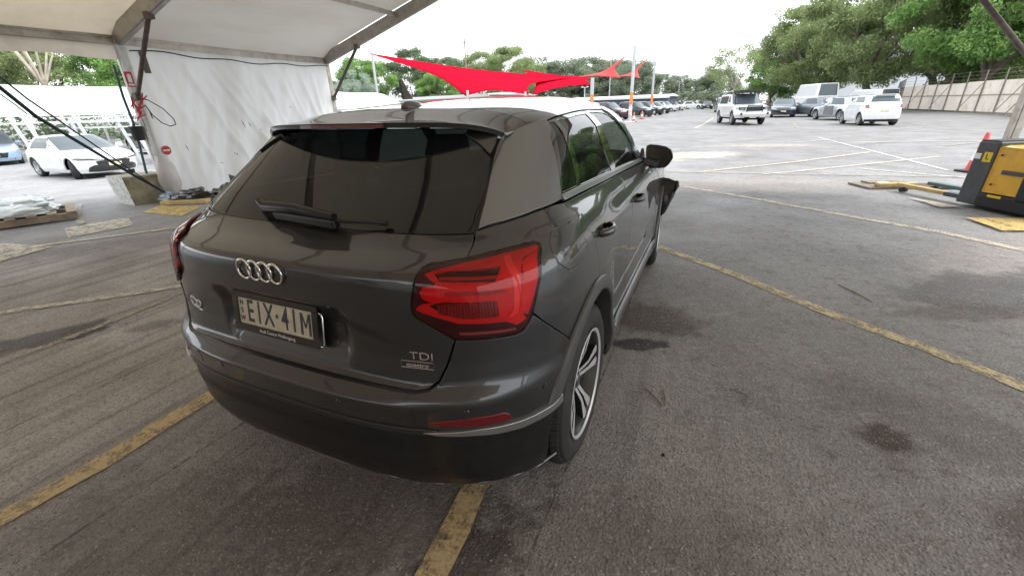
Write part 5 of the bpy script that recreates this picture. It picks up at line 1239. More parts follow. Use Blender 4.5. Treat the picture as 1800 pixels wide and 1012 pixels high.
def vehicle(name,label,cat,cx,cy,head,L,W,H,pm,belt=.93,hood=.80,ws0=None,ws1=None,rg0=.18,rg1=.55,deck=None,arch=None,wr=.32,clear=.20,res=.07,group=None,steer=0,rows=None,roofw=.74,side_glass=True,lit=True,darklow=False,z=0,extra=None,nose=0,n=3.2):
    """head: direction the front points to (radians from +y, anticlockwise)"""
    ws0=ws0 or L*.72; ws1=ws1 or L*.56; arch=arch or (L*.19,L*.80)
    R=vrows(L,W,H,belt,hood,ws0,ws1,rg0,rg1,deck,roofw=roofw,clear=clear,nose=nose,n=n); V=VS(R,arch,wr)
    t=thing(name,label,cat,(cx,cy,z+gz(cx,cy)),head,group)
    off=Matrix.Translation((0,-L/2,0))
    def fix(o): o.matrix_local=off@o.matrix_local; return o
    S3=V.S[-1]; zb=belt+.005; zt=V.z1
    lo=[]; ar=wr+.065
    bot=[]
    # lower body outline from the front centre round the left, back and right
    def notch(cyy,sg,order):
        P=[]; 
        a0=math.asin(min(.99,max(-.99,(clear-wr)/ar)))
        for k in range(15):
            a=a0+(PI-2*a0)*k/14; P.append((V.iy(cyy+ar*math.cos(a),wr+ar*math.sin(a)),wr+ar*math.sin(a)))
        P=P if order else P[::-1]
        return [(sg*s_,z_) for s_,z_ in P]
    # right side bottom edge going from rear (s=0) to front: arches traversed rear->front (angle PI -> 0)
    right=notch(arch[0],1,False)+notch(arch[1],1,False)
    left=[(-a,b) for a,b in right[::-1]]
    poly=[(-S3,clear)]+left+[(0,clear)]+right+[(S3,clear),(S3,zb),(0,zb),(-S3,zb)]
    body_=fix(panel('body',V.sheet,poly,pm,t,res=res,thick=.03,gap=0))
    # cabin with openings
    wb=belt+.035; wt=zt-.045
    iu=V.iu; holes=[]; wins=[]
    yb=(arch[0]+arch[1])/2-.05
    rear=[(-iu(.60),wb+.02),(iu(.60),wb+.02),(iu(.55),wt),(-iu(.55),wt)]
    fr1=[(iu(2.22),wb),(S3-.001,wb),(S3-.001,wt),(iu(2.22),wt)]; fr2=[(-a,b) for a,b in fr1]
    wins.append(('rear_window',rear))
    if side_glass:
        for sg in (1,-1):
            a=[(iu(1.02),wb),(V.iy(yb-.06,wb),wb),(V.iy(yb-.06,wt),wt),(iu(1.02),wt)]; b=[(V.iy(yb+.06,wb),wb),(iu(1.97),wb),(iu(1.97),wt),(V.iy(yb+.06,wt),wt)]
            wins += [('side_window',[(sg*x,y) for x,y in a]),('side_window',[(sg*x,y) for x,y in b])]
    holes=[w_ for _,w_ in wins]
    cab=[(-S3,zb),(0,zb),(S3,zb),(S3,zt),(0,zt),(-S3,zt)]
    fix(panel('cabin_frame',V.sheet,[(-iu(2.20),zb),(0,zb),(iu(2.20),zb),(iu(2.16),zt),(0,zt),(-iu(2.16),zt)],pm,t,res=res*1.3,holes=holes,gap=0,off=-.002))
    for nm,w_ in wins: fix(panel(nm,V.sheet,w_,vglass,t,res=res*1.6,off=-.008,gap=-.003,rim=False))
    rr=[]
    for i in range(8):
        v_=belt-.02+(zt-belt+.02)*i/7; row=[Vector(V.at(u_,v_)[0]) for u_ in np.linspace(2.2,3,10)]; rr.append(row+[Vector((-p.x,p.y,p.z)) for p in row[::-1][1:]])
    fix(obj('windscreen',MB().grid(rr,flip=True),vglass,t,smooth=40))
    # roof
    top=[Vector(V.at(u_,zt)[0]) for u_ in np.linspace(0,3,40)]; ring=top+[Vector((-p.x,p.y,p.z)) for p in top[::-1][1:-1]]
    c_=sum(ring,Vector())/len(ring); rows_=[]
    for k in range(6):
        f_=1-k/5*.98; rows_.append([Vector((c_.x+(p.x-c_.x)*f_,c_.y+(p.y-c_.y)*f_,zt+.045*(1-f_**2.2))) for p in ring+[ring[0]]])
    fix(obj('roof',MB().grid(rows_,flip=True),pm,t,smooth=50))
    # underbody and inner dark shell
    mb=MB(); mb.box((0,L/2,clear+.12),(W*.72,L*.9,.12)); mb.box((0,L/2,.55),(W*.62,L*.86,.5)); mb.box((0,L*.45,belt-.12),(W*.8,L*.45,.15)); fix(obj('underbody',mb,dark,t))
    for sx in (-1,1):
        for yc in arch:
            f=yc==arch[1]
            w=thing('wheel',None,None,(sx*(W/2-.115),yc-L/2,wr)); w.parent=t; w.rotation_euler=(0,0,steer if f else 0)
            for me,nm in zip(simple_wheel(wr,.21,wr*.70),('tyre','rim','rim_back')):
                o=bpy.data.objects.new(nm,me); COL.objects.link(o); o.parent=w; o.matrix_local=Matrix.Rotation(PI if sx>0 else 0,4,'Z')@Matrix.Rotation(.3*yc,4,'X')
    P=lambda u,v:(V.iu(u),v)
    for sg in (1,-1):
        M_=(lambda Q:[(sg*a,b) for a,b in Q])
        fix(panel('headlight',V.sheet,M_([P(2.30,hood-.20),P(2.62,hood-.19),P(2.66,hood-.09),P(2.42,hood-.07),P(2.22,hood-.08)]),lampw,t,off=.008,gap=0,res=.08))
        tl=[P(.58,belt-.24),P(.74,belt-.22),P(.78,belt-.08),P(.62,belt-.07)] if deck is None else [P(.45,deck-.22),P(.85,deck-.2),P(.9,deck-.06),P(.48,deck-.05)]
        fix(panel('tail_light',V.sheet,M_(tl),lampr,t,off=.008,gap=0,res=.08))
        mb=MB(); mb.box((sg*(W/2+.07),ws0-.42-L/2,belt+.07),(.20,.12,.13),taper=.85); mb.bar((sg*(W/2-.06),ws0-.42-L/2,belt+.01),(sg*(W/2+.02),ws0-.42-L/2,belt+.04),.06,.04); obj('door_mirror',mb,pm,t,bevel=.02)
    gr=[P(2.70,.36),(S3-.001,.36),(S3-.001,.60),P(2.64,.58)]
    for sg in (1,-1): fix(panel('grille',V.sheet,[(sg*a,b) for a,b in gr],gloss,t,off=.008,gap=0,res=.1))
    mb=MB(); mb.box((0,L/2+.012,.47),(.37,.012,.11)); obj('number_plate',mb,platem,t); mb=MB(); mb.box((0,-L/2-.010,.72 if deck is None else .66),(.37,.012,.11)); obj('number_plate',mb,platem,t)
    lowm=rubber if darklow else blackpl
    fix(panel('rear_bumper_trim',V.sheet,[P(-.7,clear+.01),P(.7,clear+.01),P(.66,clear+.11),P(-.66,clear+.11)],lowm,t,off=.008,gap=0,res=.15))
    # door lines as thin dark strips
    for sg in (1,-1):
        for y_ in (arch[0]+.42,yb,arch[1]-.50):
            pts=[Vector(V.fn(np.array([V.iy(y_,v)*1.0]),np.array([v]))[0]) for v in np.linspace(clear+.12,belt-.01,8)]
            mb=MB(); rows_=[[Vector((sg*(p.x+.0035),p.y-.004-L/2,p.z)) for p in pts],[Vector((sg*(p.x+.0035),p.y+.004-L/2,p.z)) for p in pts]]; mb.grid(rows_); obj('door_gap',mb,rubber,t)
        for y_ in (yb-.30,yb+.55):
            p=Vector(V.fn(np.array([V.iy(y_,belt-.10)]),np.array([belt-.10]))[0]); mb=MB(); mb.box((sg*(p.x+.018),p.y-L/2,p.z),(.03,.17,.03)); obj('door_handle',mb,pm,t,bevel=.008)
    if extra: extra(t,V,L,W)
    return t
def pmat(name,c,metal=.4,rough=.35): return mat(name,c,rough=rough,metal=metal,coat=1,coat_rough=.05)
white=pmat('white car paint',(.72,.73,.74),0); ltblue=pmat('light blue paint',(.32,.45,.60),.3); maroon=pmat('dark maroon paint',(.05,.018,.022)); navy=pmat('dark blue paint',(.030,.045,.065)); greyp=pmat('grey car paint',(.16,.18,.20)); silver=pmat('silver car paint',(.42,.46,.48),.5); blackp=pmat('black car paint',(.018,.020,.024)); tealp=pmat('dark teal paint',(.02,.045,.055))
HD=lambda dx,dy: math.atan2(-dx,dy)
def corolla_extra(t,V,L,W):
    P=lambda u,v:(V.iu(u),v)
    g=[P(2.44,.26),P(2.60,.24),(V.S[-1]-.001,.24),(V.S[-1]-.001,.47),P(2.60,.46),P(2.50,.40)]
    for sg in (1,-1):
        o=panel('lower_grille',V.sheet,[(sg*a,b) for a,b in g],gloss,t,off=.014,gap=0,res=.08); o.matrix_local=Matrix.Translation((0,-L/2,0))
        s=[P(2.16,.655),P(2.50,.635),P(2.75,.600),(V.S[-1]-.001,.59),(V.S[-1]-.001,.605),P(2.70,.625),P(2.5,.675),P(2.22,.685)]
        o=panel('grille_strip',V.sheet,[(sg*a,b) for a,b in s],gloss,t,off=.014,gap=0,res=.08); o.matrix_local=Matrix.Translation((0,-L/2,0))
vehicle('parked_car','white hatchback facing right with its front wheels turned, beyond the left side of the marquee','car',-19.9,7.65,HD(1,-.02),4.37,1.79,1.43,white,belt=.95,hood=.82,ws0=3.25,ws1=2.35,rg0=.12,rg1=.75,arch=(.80,3.44),wr=.325,res=.05,steer=-.45,extra=corolla_extra)
vehicle('parked_car','pale blue car cut off by the left edge, behind the white hatchback','car',-31.5,8.9,HD(.95,-.3),4.5,1.8,1.5,ltblue,rg0=.15,rg1=.7)
vehicle('parked_car','pale blue car mostly hidden behind the left marquee post and tarpaulin wall','car',-21.5,12.4,HD(.9,-.1),4.4,1.8,1.48,ltblue,rg0=.15,rg1=.7,res=.06)
vehicle('parked_car','dark red wrecked SUV under the steel frames behind the white hatchback','car',-29.5,15.0,HD(.95,-.25),4.6,1.85,1.62,maroon,rg0=.12,rg1=.4,wr=.36)
# the yard on the right
def ute_extra(t,V,L,W):
    mb=MB(); mb.box((0,L/2+.10,.66),(1.80,.18,.16)); mb.box((0,L/2+.04,.54),(1.2,.12,.12)); obj('bull_bar',mb,white,t,bevel=.05)
    mb=MB()
    for x in (-.42,.42): mb.tube([(x,L/2+.12,.60),(x,L/2+.18,.95),(x*.9,L/2+.10,1.12)],.028,8)
    mb.tube([(-.40,L/2+.12,1.10),(.40,L/2+.12,1.10)],.028,8); mb.tube([(-.85,L/2+.0,.98),(-.45,L/2+.16,1.0),(.45,L/2+.16,1.0),(.85,L/2,.98)],.022,8)
    obj('bull_bar_hoop',mb,rubber,t,smooth=50)
    mb=MB(); mb.box((0,L/2+.035,.93),(.86,.05,.26)); obj('grille_panel',mb,gloss,t,bevel=.02)
    for x in (-.66,.66): mb=MB(); mb.box((x,L/2-.02,.95),(.36,.12,.17),Matrix.Rotation(-.35 if x>0 else .35,3,'Z')); obj('headlight',mb,gloss,t,bevel=.03); mb=MB(); mb.box((x*1.0,L/2+.045,.95),(.22,.02,.10),Matrix.Rotation(-.35 if x>0 else .35,3,'Z')); obj('headlight',mb,lampw,t,bevel=.01)
    for x in (-.72,.72): mb=MB(); mb.lathe([(0,.02),(.06,.02),(.07,0)],12,c=(x,L/2+.19,.66),ax='y'); obj('fog_lamp',mb,gloss,t)
    mb=MB(); mb.box((0,.35,1.86),(1.35,2.3,.05)); mb.box((0,1.45,1.93),(1.30,.08,.10))
    for x in (-.6,.6):
        for y in (-.5,.4,1.2): mb.box((x,y,1.82),(.05,.08,.10))
    mb.box((-.1,-.3,1.95),(.9,1.3,.10)); obj('roof_rack',mb,rubber,t,bevel=.01)
    mb=MB(); mb.tube([(.78,L/2-1.1,1.0),(.80,L/2-1.2,1.5),(.74,L/2-1.35,1.85)],.04,8); obj('snorkel',mb,rubber,t)
vehicle('four_wheel_drive','white lifted four wheel drive ute with a black roof rack and bull bar','ute',2.62,32.6,HD(.24,-1),5.2,1.85,1.80,white,belt=1.18,hood=1.10,ws0=4.0,ws1=3.3,rg0=.06,rg1=.25,arch=(1.05,4.15),wr=.40,clear=.42,extra=ute_extra,darklow=True,roofw=.80)
def bent(t,V,L,W):
    mb=MB(); mb.add([(-.2,L/2+.10,.20),(.75,L/2+.02,.22),(.85,L/2-.15,.55),(-.1,L/2+.14,.42)],[(0,1,2,3)]); obj('hanging_bumper',mb,rubber,t)
vehicle('parked_car','dark blue sedan facing the camera with a smashed front, right of the lifted ute','car',6.35,44.4,HD(-.10,-1),4.5,1.78,1.44,navy,belt=.95,hood=.80,ws0=3.2,ws1=2.4,rg0=.75,rg1=1.25,deck=.9,extra=bent)
vehicle('parked_car','grey hatchback seen from behind, between the blue sedan and the silver car','car',8.35,43.5,HD(-.45,.9),4.3,1.78,1.45,greyp,rg0=.12,rg1=.6)
def nodoor(t,V,L,W):
    mb=MB(); mb.box((-(W/2+.004),-.1,.62),(.02,.95,.55)); obj('open_doorway',mb,greyp,t)
vehicle('parked_car','silver hatchback with a grey damaged side, next to the small white car','car',8.85,36.6,HD(-.35,.93),4.3,1.78,1.45,silver,rg0=.12,rg1=.6,extra=nodoor)
def fiat(t,V,L,W):
    mb=MB(); mb.box((0,-L/2+.30,1.47),(.9,.22,.03)); obj('rear_spoiler',mb,white,t,bevel=.01)
vehicle('parked_car','small white hatchback seen from behind, rightmost in the row of parked cars','car',8.75,29.9,HD(-.12,1),3.6,1.66,1.49,white,belt=1.08,hood=.85,ws0=2.75,ws1=2.0,rg0=.06,rg1=.32,arch=(.62,2.92),wr=.31,extra=fiat,roofw=.80,res=.055)
# van
vv=vehicle('van','tall white delivery van seen from behind, behind the parked hatchbacks','van',9.6,53.0,HD(-.25,.95),5.8,2.0,2.65,white,belt=1.5,hood=1.15,ws0=5.0,ws1=4.3,rg0=.03,rg1=.18,arch=(1.1,4.7),wr=.36,roofw=.86,side_glass=False,n=6,res=.12)
vehicle('van','low white van whose roof shows above the silver hatchback','van',13.8,52.0,HD(-.4,.9),5.2,1.95,2.0,white,belt=1.3,hood=1.05,ws0=4.4,ws1=3.7,rg0=.03,rg1=.15,arch=(1.0,4.2),roofw=.86,side_glass=False,n=6,res=.15)
# the row on the left of the lane
row=[(-8.5,45.0,maroon,'maroon SUV nearest in the row left of the lane, behind the first orange-banded pole',1.62),(-7.2,52.5,tealp,'dark teal SUV behind the two orange-banded poles',1.62),(-6.7,58.5,blackp,'black SUV just right of the second orange-banded pole',1.6),(-6.6,66,tealp,'dark hatchback between the black SUV and the white cars',1.5),(-6.5,77,white,'white SUV nearest the dark row, left of the lane',1.6),(-6.0,86,white,'second white car behind the white SUV left of the lane',1.5),(-9.5,92,white,'white car farther left behind the white SUV',1.5),(-3.2,98,white,'pale car at the far end of the lane',1.5),(-.6,92,blackp,'dark car with its side to us at the far end of the lane',1.45),(2.3,88,white,'white van-like car left of the lifted ute, far away',1.9),(1.9,66,blackp,'dark SUV just left of the lifted ute',1.7),(-13.5,60,silver,'silver car behind the maroon SUV',1.5),(-14,72,white,'white car far behind the maroon SUV',1.5),(-13.5,50,silver,'grey car left of the maroon SUV, hidden by the roof of the grey car',1.5)]
for i,(x,y,m_,lb,h) in enumerate(row):
    vehicle('parked_car',lb,'car',x,y,HD(1,-.35) if x<-3 else HD(.1,-1),4.4,1.8,h,m_,belt=h*.62,hood=h*.55,rg0=.12,rg1=.5,wr=.34,res=.16,group='cars parked along the far lane')

vehicle('parked_car','dark maroon car added unseen behind the camera for reflections, under the far end of the marquee','car',-2.6,-6.6,HD(.2,1),4.4,1.8,1.45,maroon,belt=.93,hood=.8,res=.16)  # unseen car and van, added behind the camera for the bodywork to reflect
vehicle('van','white van added unseen behind the camera for reflections, beside the dark maroon car','van',1.4,-7.0,HD(-.1,1),4.6,1.85,1.9,white,belt=1.15,hood=.95,res=.16)
# ------------------------------------------------------------------ yard furniture
# --- electric pallet truck on the right
yplas=mat('yellow truck cover',(.74,.42,.03),rough=.32,coat=.3,var=.08,vscale=5,dirt=(.25,.13,.03,.5),dscale=5); charc=mat('charcoal truck steel',(.055,.060,.068),rough=.5,var=.15,vscale=20,dirt=(.11,.10,.09,.5),dscale=8)
fx=Vector((-.44,.90,0)).normalized()      # towards the forks
tk=thing('pallet_truck','yellow and charcoal electric pallet truck at the right edge, forks pointing away','pallet truck',(4.78,7.30,0),math.atan2(-fx.x,fx.y))
# local: +y towards the forks, +x to the right of it (away from the camera), -x faces the camera
def lp(x0,x1,y0,y1,z0,z1,m,name,bev=.015,skew=0):
    mb=MB(); vs=[]
    for z,k in ((z0,0),(z1,skew)):
        for x,y in ((x0,y0),(x1,y0),(x1,y1),(x0,y1)): vs.append((x,y+k,z))
    mb.add(vs,[(3,2,1,0),(4,5,6,7),(0,1,5,4),(1,2,6,5),(2,3,7,6),(3,0,4,7)]); return obj(name,mb,m,tk,bevel=bev,seg=3)
bc=lp(-.36,.36,-.205,.06,.05,.85,charc,'battery_case',.02,-.03)
lp(-.34,.34,-.20,.02,.845,.865,rubber,'case_lid',.006,0)
# moulded yellow cover
mb=MB(); prof=[(-.215,.225),(-.78,.225),(-.83,.38),(-.82,.66),(-.72,.76),(-.50,.80),(-.28,.805),(-.235,.79)]
n_=len(prof); rr=[]
for x,sc,dz in ((-.350,.93,-.01),(-.365,.97,0),(-.345,1,.0),(-.30,1.0,.012),(.30,1.0,.012),(.345,1,0),(.365,.97,0),(.350,.93,-.01)):
    cy_=sum(p[0] for p in prof)/n_; cz_=sum(p[1] for p in prof)/n_; rr.append([(x,cy_+(y-cy_)*sc,cz_+(z-cz_)*sc+dz) for y,z in prof+[prof[0]]])
mb.grid(rr); mb.add(rr[0][:-1],[tuple(range(n_))]); mb.add(rr[-1][:-1],[tuple(range(n_-1,-1,-1))]); obj('motor_cover',mb,yplas,tk,smooth=45)
lp(-.37,.37,-.95,-.20,.035,.225,rubber,'chassis',.03)
lp(-.385,-.33,-.82,-.62,.18,.48,rubber,'side_guard',.03); lp(-.30,.30,-.98,-.70,.30,.56,charc,'operator_guard',.05)
lp(-.12,.12,-.55,-.36,.78,.90,yplas,'control_hump',.03); lp(-.20,.20,-.72,-.60,.74,.89,rubber,'tiller_base',.03)
mb=MB(); mb.tube([(0,-.66,.80),(0,-.95,1.12)],.025,10); mb.tube([(-.16,-.95,1.12),(.16,-.95,1.12)],.02,8); obj('tiller',mb,rubber,tk,smooth=50)
yst=mat('yellow sticker',(.75,.55,.03),rough=.4)
lp(-.366,-.358,-.185,-.085,.60,.72,yst,'sticker',.001,-.004); lp(-.366,-.358,-.055,.025,.63,.70,whitep,'sticker',.001,-.003)
tm=text_mesh('sticker_letter','L',.10,rubber,tk,frame((-.369,-.14,.66),(0,-1,0),(0,0,1)),.0008)
lp(.1,.3,-.12,0,.70,.71,yst,'sticker',.001)
wdy=mat('worn yellow fork',(.50,.36,.13),rough=.6,var=.2,vscale=9,dirt=(.22,.17,.10,.8),dscale=7)
for x in (-.29,.22):
    lp(x-.0,x+.10,.06,.32,.075,.135,charc,'fork_heel',.01); lp(x,x+.10,.32,1.10,.085,.135,wdy if x<0 else mat('teal fork',(.06,.14,.14),rough=.6),'fork',.008)
    mb=MB(); mb.lathe([(0,-.05),(.035,-.05),(.035,.05),(0,.05)],12,c=(x+.05,1.0,.04),ax='x'); obj('fork_roller',mb,rubber,tk)
# an empty pallet / ramp at the fork tips
pt=thing('ramp_board','yellow edged wooden board lying under the tips of the pallet truck forks','board',(4.05,8.62,0),.35)
mb=MB(); mb.box((-.02,0,.02),(.86,.55,.03)); obj('board',mb,mat('grey plywood',(.20,.17,.14),rough=.8,var=.3,vscale=9),pt)
mb=MB(); mb.box((0,-.20,.065),(.60,.12,.055)); obj('edge_beam',mb,wdy,pt,bevel=.005); mb=MB(); mb.box((.05,.10,.05),(.60,.10,.03)); obj('slat',mb,woodm,pt); mb=MB(); mb.box((.05,.22,.05),(.60,.08,.03)); obj('slat',mb,woodm,pt)
mb=MB(); mb.box((-.06,.02,.065),(.14,.10,.02)); obj('block',mb,whitep,pt)
mb=MB(); mb.box((.6,-.15,.02),(.7,.45,.025)); obj('rusty_sheet',mb,mat('rusty sheet',(.12,.045,.025),rough=.8,var=.4,vscale=8),pt)
# --- traffic cones
orange=mat('orange cone plastic',(.75,.13,.04),rough=.5); redc=mat('faded red cone',(.62,.08,.08),rough=.5); wband=mat('reflective white band',(.75,.76,.78),rough=.4)
def cone(x,y,h,m,label,group=None):
    t=thing('traffic_cone',label,'traffic cone',(x,y,0),rng.uniform(0,1),group); k=h/.75
    mb=MB(); mb.box((0,0,.02*k),(.40*k,.40*k,.035*k)); obj('base',mb,rubber,t,bevel=.01*k)
    prof=lambda z:.145-.118*z/.72
    for z0,z1,mm_ in ((.035,.22,m),(.22,.42,wband),(.42,.72,m)):
        mb=MB(); mb.lathe([(prof(z0)*k,z0*k),(prof(z1)*k,z1*k)]+([(0,z1*k)] if z1>.7 else []),20); obj('cone_band' if mm_ is wband else 'cone_body',mb,mm_,t,smooth=40)
cone(5.98,10.75,.76,redc,'faded red and white traffic cone behind the pallet truck')
cone(-5.0,38.0,.8,orange,'orange traffic cone left of the first orange-banded pole'); cone(-5.3,44.5,.8,orange,'orange traffic cone just right of the first orange-banded pole'); cone(-5.6,52,.8,orange,'orange traffic cone left of the second orange-banded pole')
# --- poles with orange bands
galv=mat('galvanised pole',(.45,.48,.50),rough=.45,metal=.3,var=.1,vscale=3); oband=mat('orange band',(.80,.20,.03),rough=.5,var=.2,vscale=6,dirt=(.7,.6,.5,.5))
def pole(x,y,h,r,b0,b1,label,base=True):
    t=thing('shade_pole',label,'pole',(x,y,0),0,'poles that carry the shade sails')
    mb=MB(); mb.tube([(0,0,0),(0,0,h)],r,16); obj('pole',mb,galv,t,smooth=40); mb=MB(); mb.tube([(0,0,b0),(0,0,b1)],r+.008,16); obj('band',mb,oband,t,smooth=40)
    mb=MB(); mb.tube([(0,0,.5),(0,0,b0-.15)],r+.012,16); obj('sleeve',mb,mat('notice sheets',(.6,.56,.52),rough=.6,var=.4,vscale=5,dirt=(.6,.25,.12,.7)),t,smooth=40)
    if base: mb=MB(); mb.lathe([(0,.06),(.42,.06),(.45,0)],20); obj('footing',mb,concw,t)
pole(-5.30,37.8,5.55,.13,1.35,2.25,'galvanised pole with an orange band, tallest and nearest of the shade poles')
pole(-6.0,56.0,5.75,.13,1.3,2.3,'galvanised pole with an orange band behind the tallest one')
pole(-9.9,43,3.75,.17,1.0,2.3,'short thick grey pole with an orange band, ending just under the pink sails',False)
pole(-24.6,45,3.3,.14,.8,1.3,'grey pole at the front lower corner of the big red sail',False)
pole(-38.6,46.5,8.2,.14,.8,1.2,'grey pole holding the raised left tip of the big red sail',False)
pole(-17.6,45,2.9,.12,.8,1.2,'grey pole at the second low corner of the big red sail',False)
# --- shade sails
def sailmat(name,c):
    m=bpy.data.materials.new(name); m.use_nodes=True; n=m.node_tree; n.nodes.remove(n.nodes['Principled BSDF']); d=n.nodes.new('ShaderNodeBsdfDiffuse'); t=n.nodes.new('ShaderNodeBsdfTranslucent'); d.inputs[0].default_value=(*c,1); t.inputs[0].default_value=(*c,1); x=n.nodes.new('ShaderNodeMixShader'); x.inputs[0].default_value=.5
    n.links.new(d.outputs[0],x.inputs[1]); n.links.new(t.outputs[0],x.inputs[2]); n.links.new(x.outputs[0],n.nodes['Material Output'].inputs['Surface']); return m
sred=sailmat('red shade cloth',(.66,.014,.045)); spink=sailmat('sun faded red shade cloth',(.78,.20,.20))
def sail(c,m,label,curve=.10):
    """four corners in order; edges bow inwards"""
    c=[Vector(p) for p in c]; N=22; ctr=sum(c,Vector())/4; P=[]
    def edge(a,b,t): p=a.lerp(b,t); return p+(ctr-p)*curve*4*t*(1-t)
    for i in range(N+1):
        row=[]
        for j in range(N+1):
            s_,t_=i/N,j/N
            b0=edge(c[0],c[1],s_); b1=edge(c[3],c[2],s_); l0=edge(c[0],c[3],t_); l1=edge(c[1],c[2],t_)
            p=b0*(1-t_)+b1*t_+l0*(1-s_)+l1*s_-(c[0]*(1-s_)*(1-t_)+c[1]*s_*(1-t_)+c[2]*s_*t_+c[3]*(1-s_)*t_); row.append(p)
        P.append(row)
    o=obj('shade_sail',MB().grid(P),m,smooth=60); s=o.modifiers.new('t','SOLIDIFY'); s.thickness=.02
    return tag(o,label,'shade sail',group='red shade sails over the yard')
sail([(-38.5,45.5,8.0),(-24.8,44.8,2.75),(-17.2,45,2.6),(-15.5,56,4.6)],sred,'big bright red shade sail with its left tip raised high',.30)
sail([(-24.9,62,6.3),(-17.2,46,2.6),(-10.0,45,3.3),(-14.5,62,4.8)],sred,'second bright red sail behind the first, hanging low at its front corner',.26)
sail([(-19.5,62,4.85),(-10.6,60,4.45),(-9.6,60,7.3),(-14.5,66,5.0)],spink,'paler sail rising to a high tip right of the red ones',.42)
sail([(-13.0,62,4.6),(-8.2,60,4.3),(-7.7,62,6.6),(-11.0,68,5.0)],spink,'small faded pink sail farthest right, beside the tall pole',.42)
# --- fence on the right
panel_m=mat('cream corrugated panel',(.66,.60,.52),rough=.75,var=.08,vscale=.8,dirt=(.33,.27,.21,.6),dscale=1.5,bump=0)
fpost=mat('dark fence post',(.20,.17,.15),rough=.7)
def fence():
    A=Vector((15.2,18.0,0)); B=Vector((18.9,39.6,0)); C=Vector((18.6,60,0)); D=Vector((22.5,76.0,0))
    t=thing('fence','long cream panel fence with slanting dark props and wire above, on the right','fence',tuple(B))
    def seg(a,b):
        d=b-a; L=d.length; n=int(L/2.4); u=d.normalized(); nrm=Vector((-u.y,u.x,0))      # towards the yard
        for i in range(n):
            p0=a+u*(L*i/n)-B; p1=a+u*(L*(i+1)/n)-B; e=u*.02
            rr=[]
            K=24
            for zz in (.12,2.15+.04*math.sin(i*1.3)): rr.append([p0+e+(p1-p0-2*e)*k/K+nrm*(.018 if k%2 else -.018)*1.0+Vector((0,0,zz)) for k in range(K+1)])
            o=obj('panel',MB().grid(rr),panel_m,t)
            mb=MB(); mb.box(p0+nrm*.06+Vector((0,0,1.45)),(.06,.06,2.9),None); obj('post',mb,fpost,t)
            if i%2==0: mb=MB(); mb.bar(p0+nrm*.1+Vector((0,0,2.05)),p0+nrm*1.05+u*.35+Vector((0,0,.05)),.05,.05); obj('prop',mb,fpost,t)
            mb=MB(); mb.bar(p0+nrm*.045+Vector((0,0,1.25)),p1+nrm*.045+Vector((0,0,1.25)),.03,.04); obj('rail',mb,fpost,t)
            mb=MB()
            for zz in (2.35,2.6,2.85): mb.tube([p0+nrm*.06+Vector((0,0,zz)),p1+nrm*.06+Vector((0,0,zz))],.008,4)
            obj('wire',mb,fpost,t)
    seg(A,B); seg(B,C); seg(C,D); return t
fence()
mb=MB(); 
for i in range(90):
    q=i/90; p=Vector((15.2,18,0)).lerp(Vector((18.9,39.6,0)),q*2) if q<.5 else Vector((18.9,39.6,0)).lerp(Vector((22.5,76,0)),(q-.5)*2); s=rng.uniform(.1,.3)
    x,y=p.x-.3-rng.random()*.4,p.y; mb.add([(x-s,y-s,.008),(x+s,y-s*.6,.008),(x+s*.7,y+s,.008),(x-s*.8,y+s*.7,.008),(x,y,.10*s/.2)],[(0,1,4),(1,2,4),(2,3,4),(3,0,4)])
obj('dirt_heaps',mb,mat('dry earth',(.20,.16,.12),rough=.95,var=.4,vscale=3),kind='stuff',label='small heaps of dry earth along the foot of the cream fence')
# --- buildings beyond
bw=mat('pale cladding',(.62,.64,.66),rough=.6,var=.06,vscale=.3); broof=mat('rusty roof edge',(.30,.17,.08),rough=.7,var=.2,vscale=.6); bdark=mat('dark blue cladding',(.07,.09,.12),rough=.6,var=.2,vscale=.5)
def shed(name,label,c,s,rz,wm,rm,pitch=.12,windows=0,cat='building'):
    t=thing(name,label,cat,c,rz); mb=MB(); mb.box((0,0,s[2]/2),s); obj('wall',mb,wm,t)
    h=s[2]; mb=MB(); e=.4
    vs=[(-s[0]/2-e,-s[1]/2-e,h+.02),(s[0]/2+e,-s[1]/2-e,h+.02),(s[0]/2+e,s[1]/2+e,h+.02),(-s[0]/2-e,s[1]/2+e,h+.02),(-s[0]/2-e,0,h+s[1]*pitch),(s[0]/2+e,0,h+s[1]*pitch)]
    mb.add(vs,[(0,1,5,4),(2,3,4,5),(0,4,3),(1,2,5),(0,3,2,1)]); mb.box((0,-s[1]/2-e,h-.05),(s[0]+2*e,.12,.35)); obj('roof',mb,rm,t)
    for k in range(windows):
        x=-s[0]/2+s[0]*(k+.5)/windows; mb=MB(); mb.box((x,-s[1]/2-.02,h*.5),(s[0]/windows*.6,.06,h*.35)); obj('window',mb,vglass,t)
    return t
shed('warehouse','pale warehouse with an orange-brown roof edge behind the cream fence',(44,70,0),(34,14,6.0),-.9,bdark,broof,.10,5)
shed('warehouse','big white warehouse seen through the trees above the fence',(50,130,0),(70,30,13),-.35,bw,bw,.05)
shed('warehouse','long pale shed roof in front of the tree line left of the sails',(-45,62,0),(40,12,3.0),-.15,bw,mat('white roofing',(.78,.79,.80),rough=.5),.03)
shed('site_office','dark low building behind the row of parked cars',(-16,84,0),(20,8,2.3),-.1,bdark,bw,.05,4,'building')
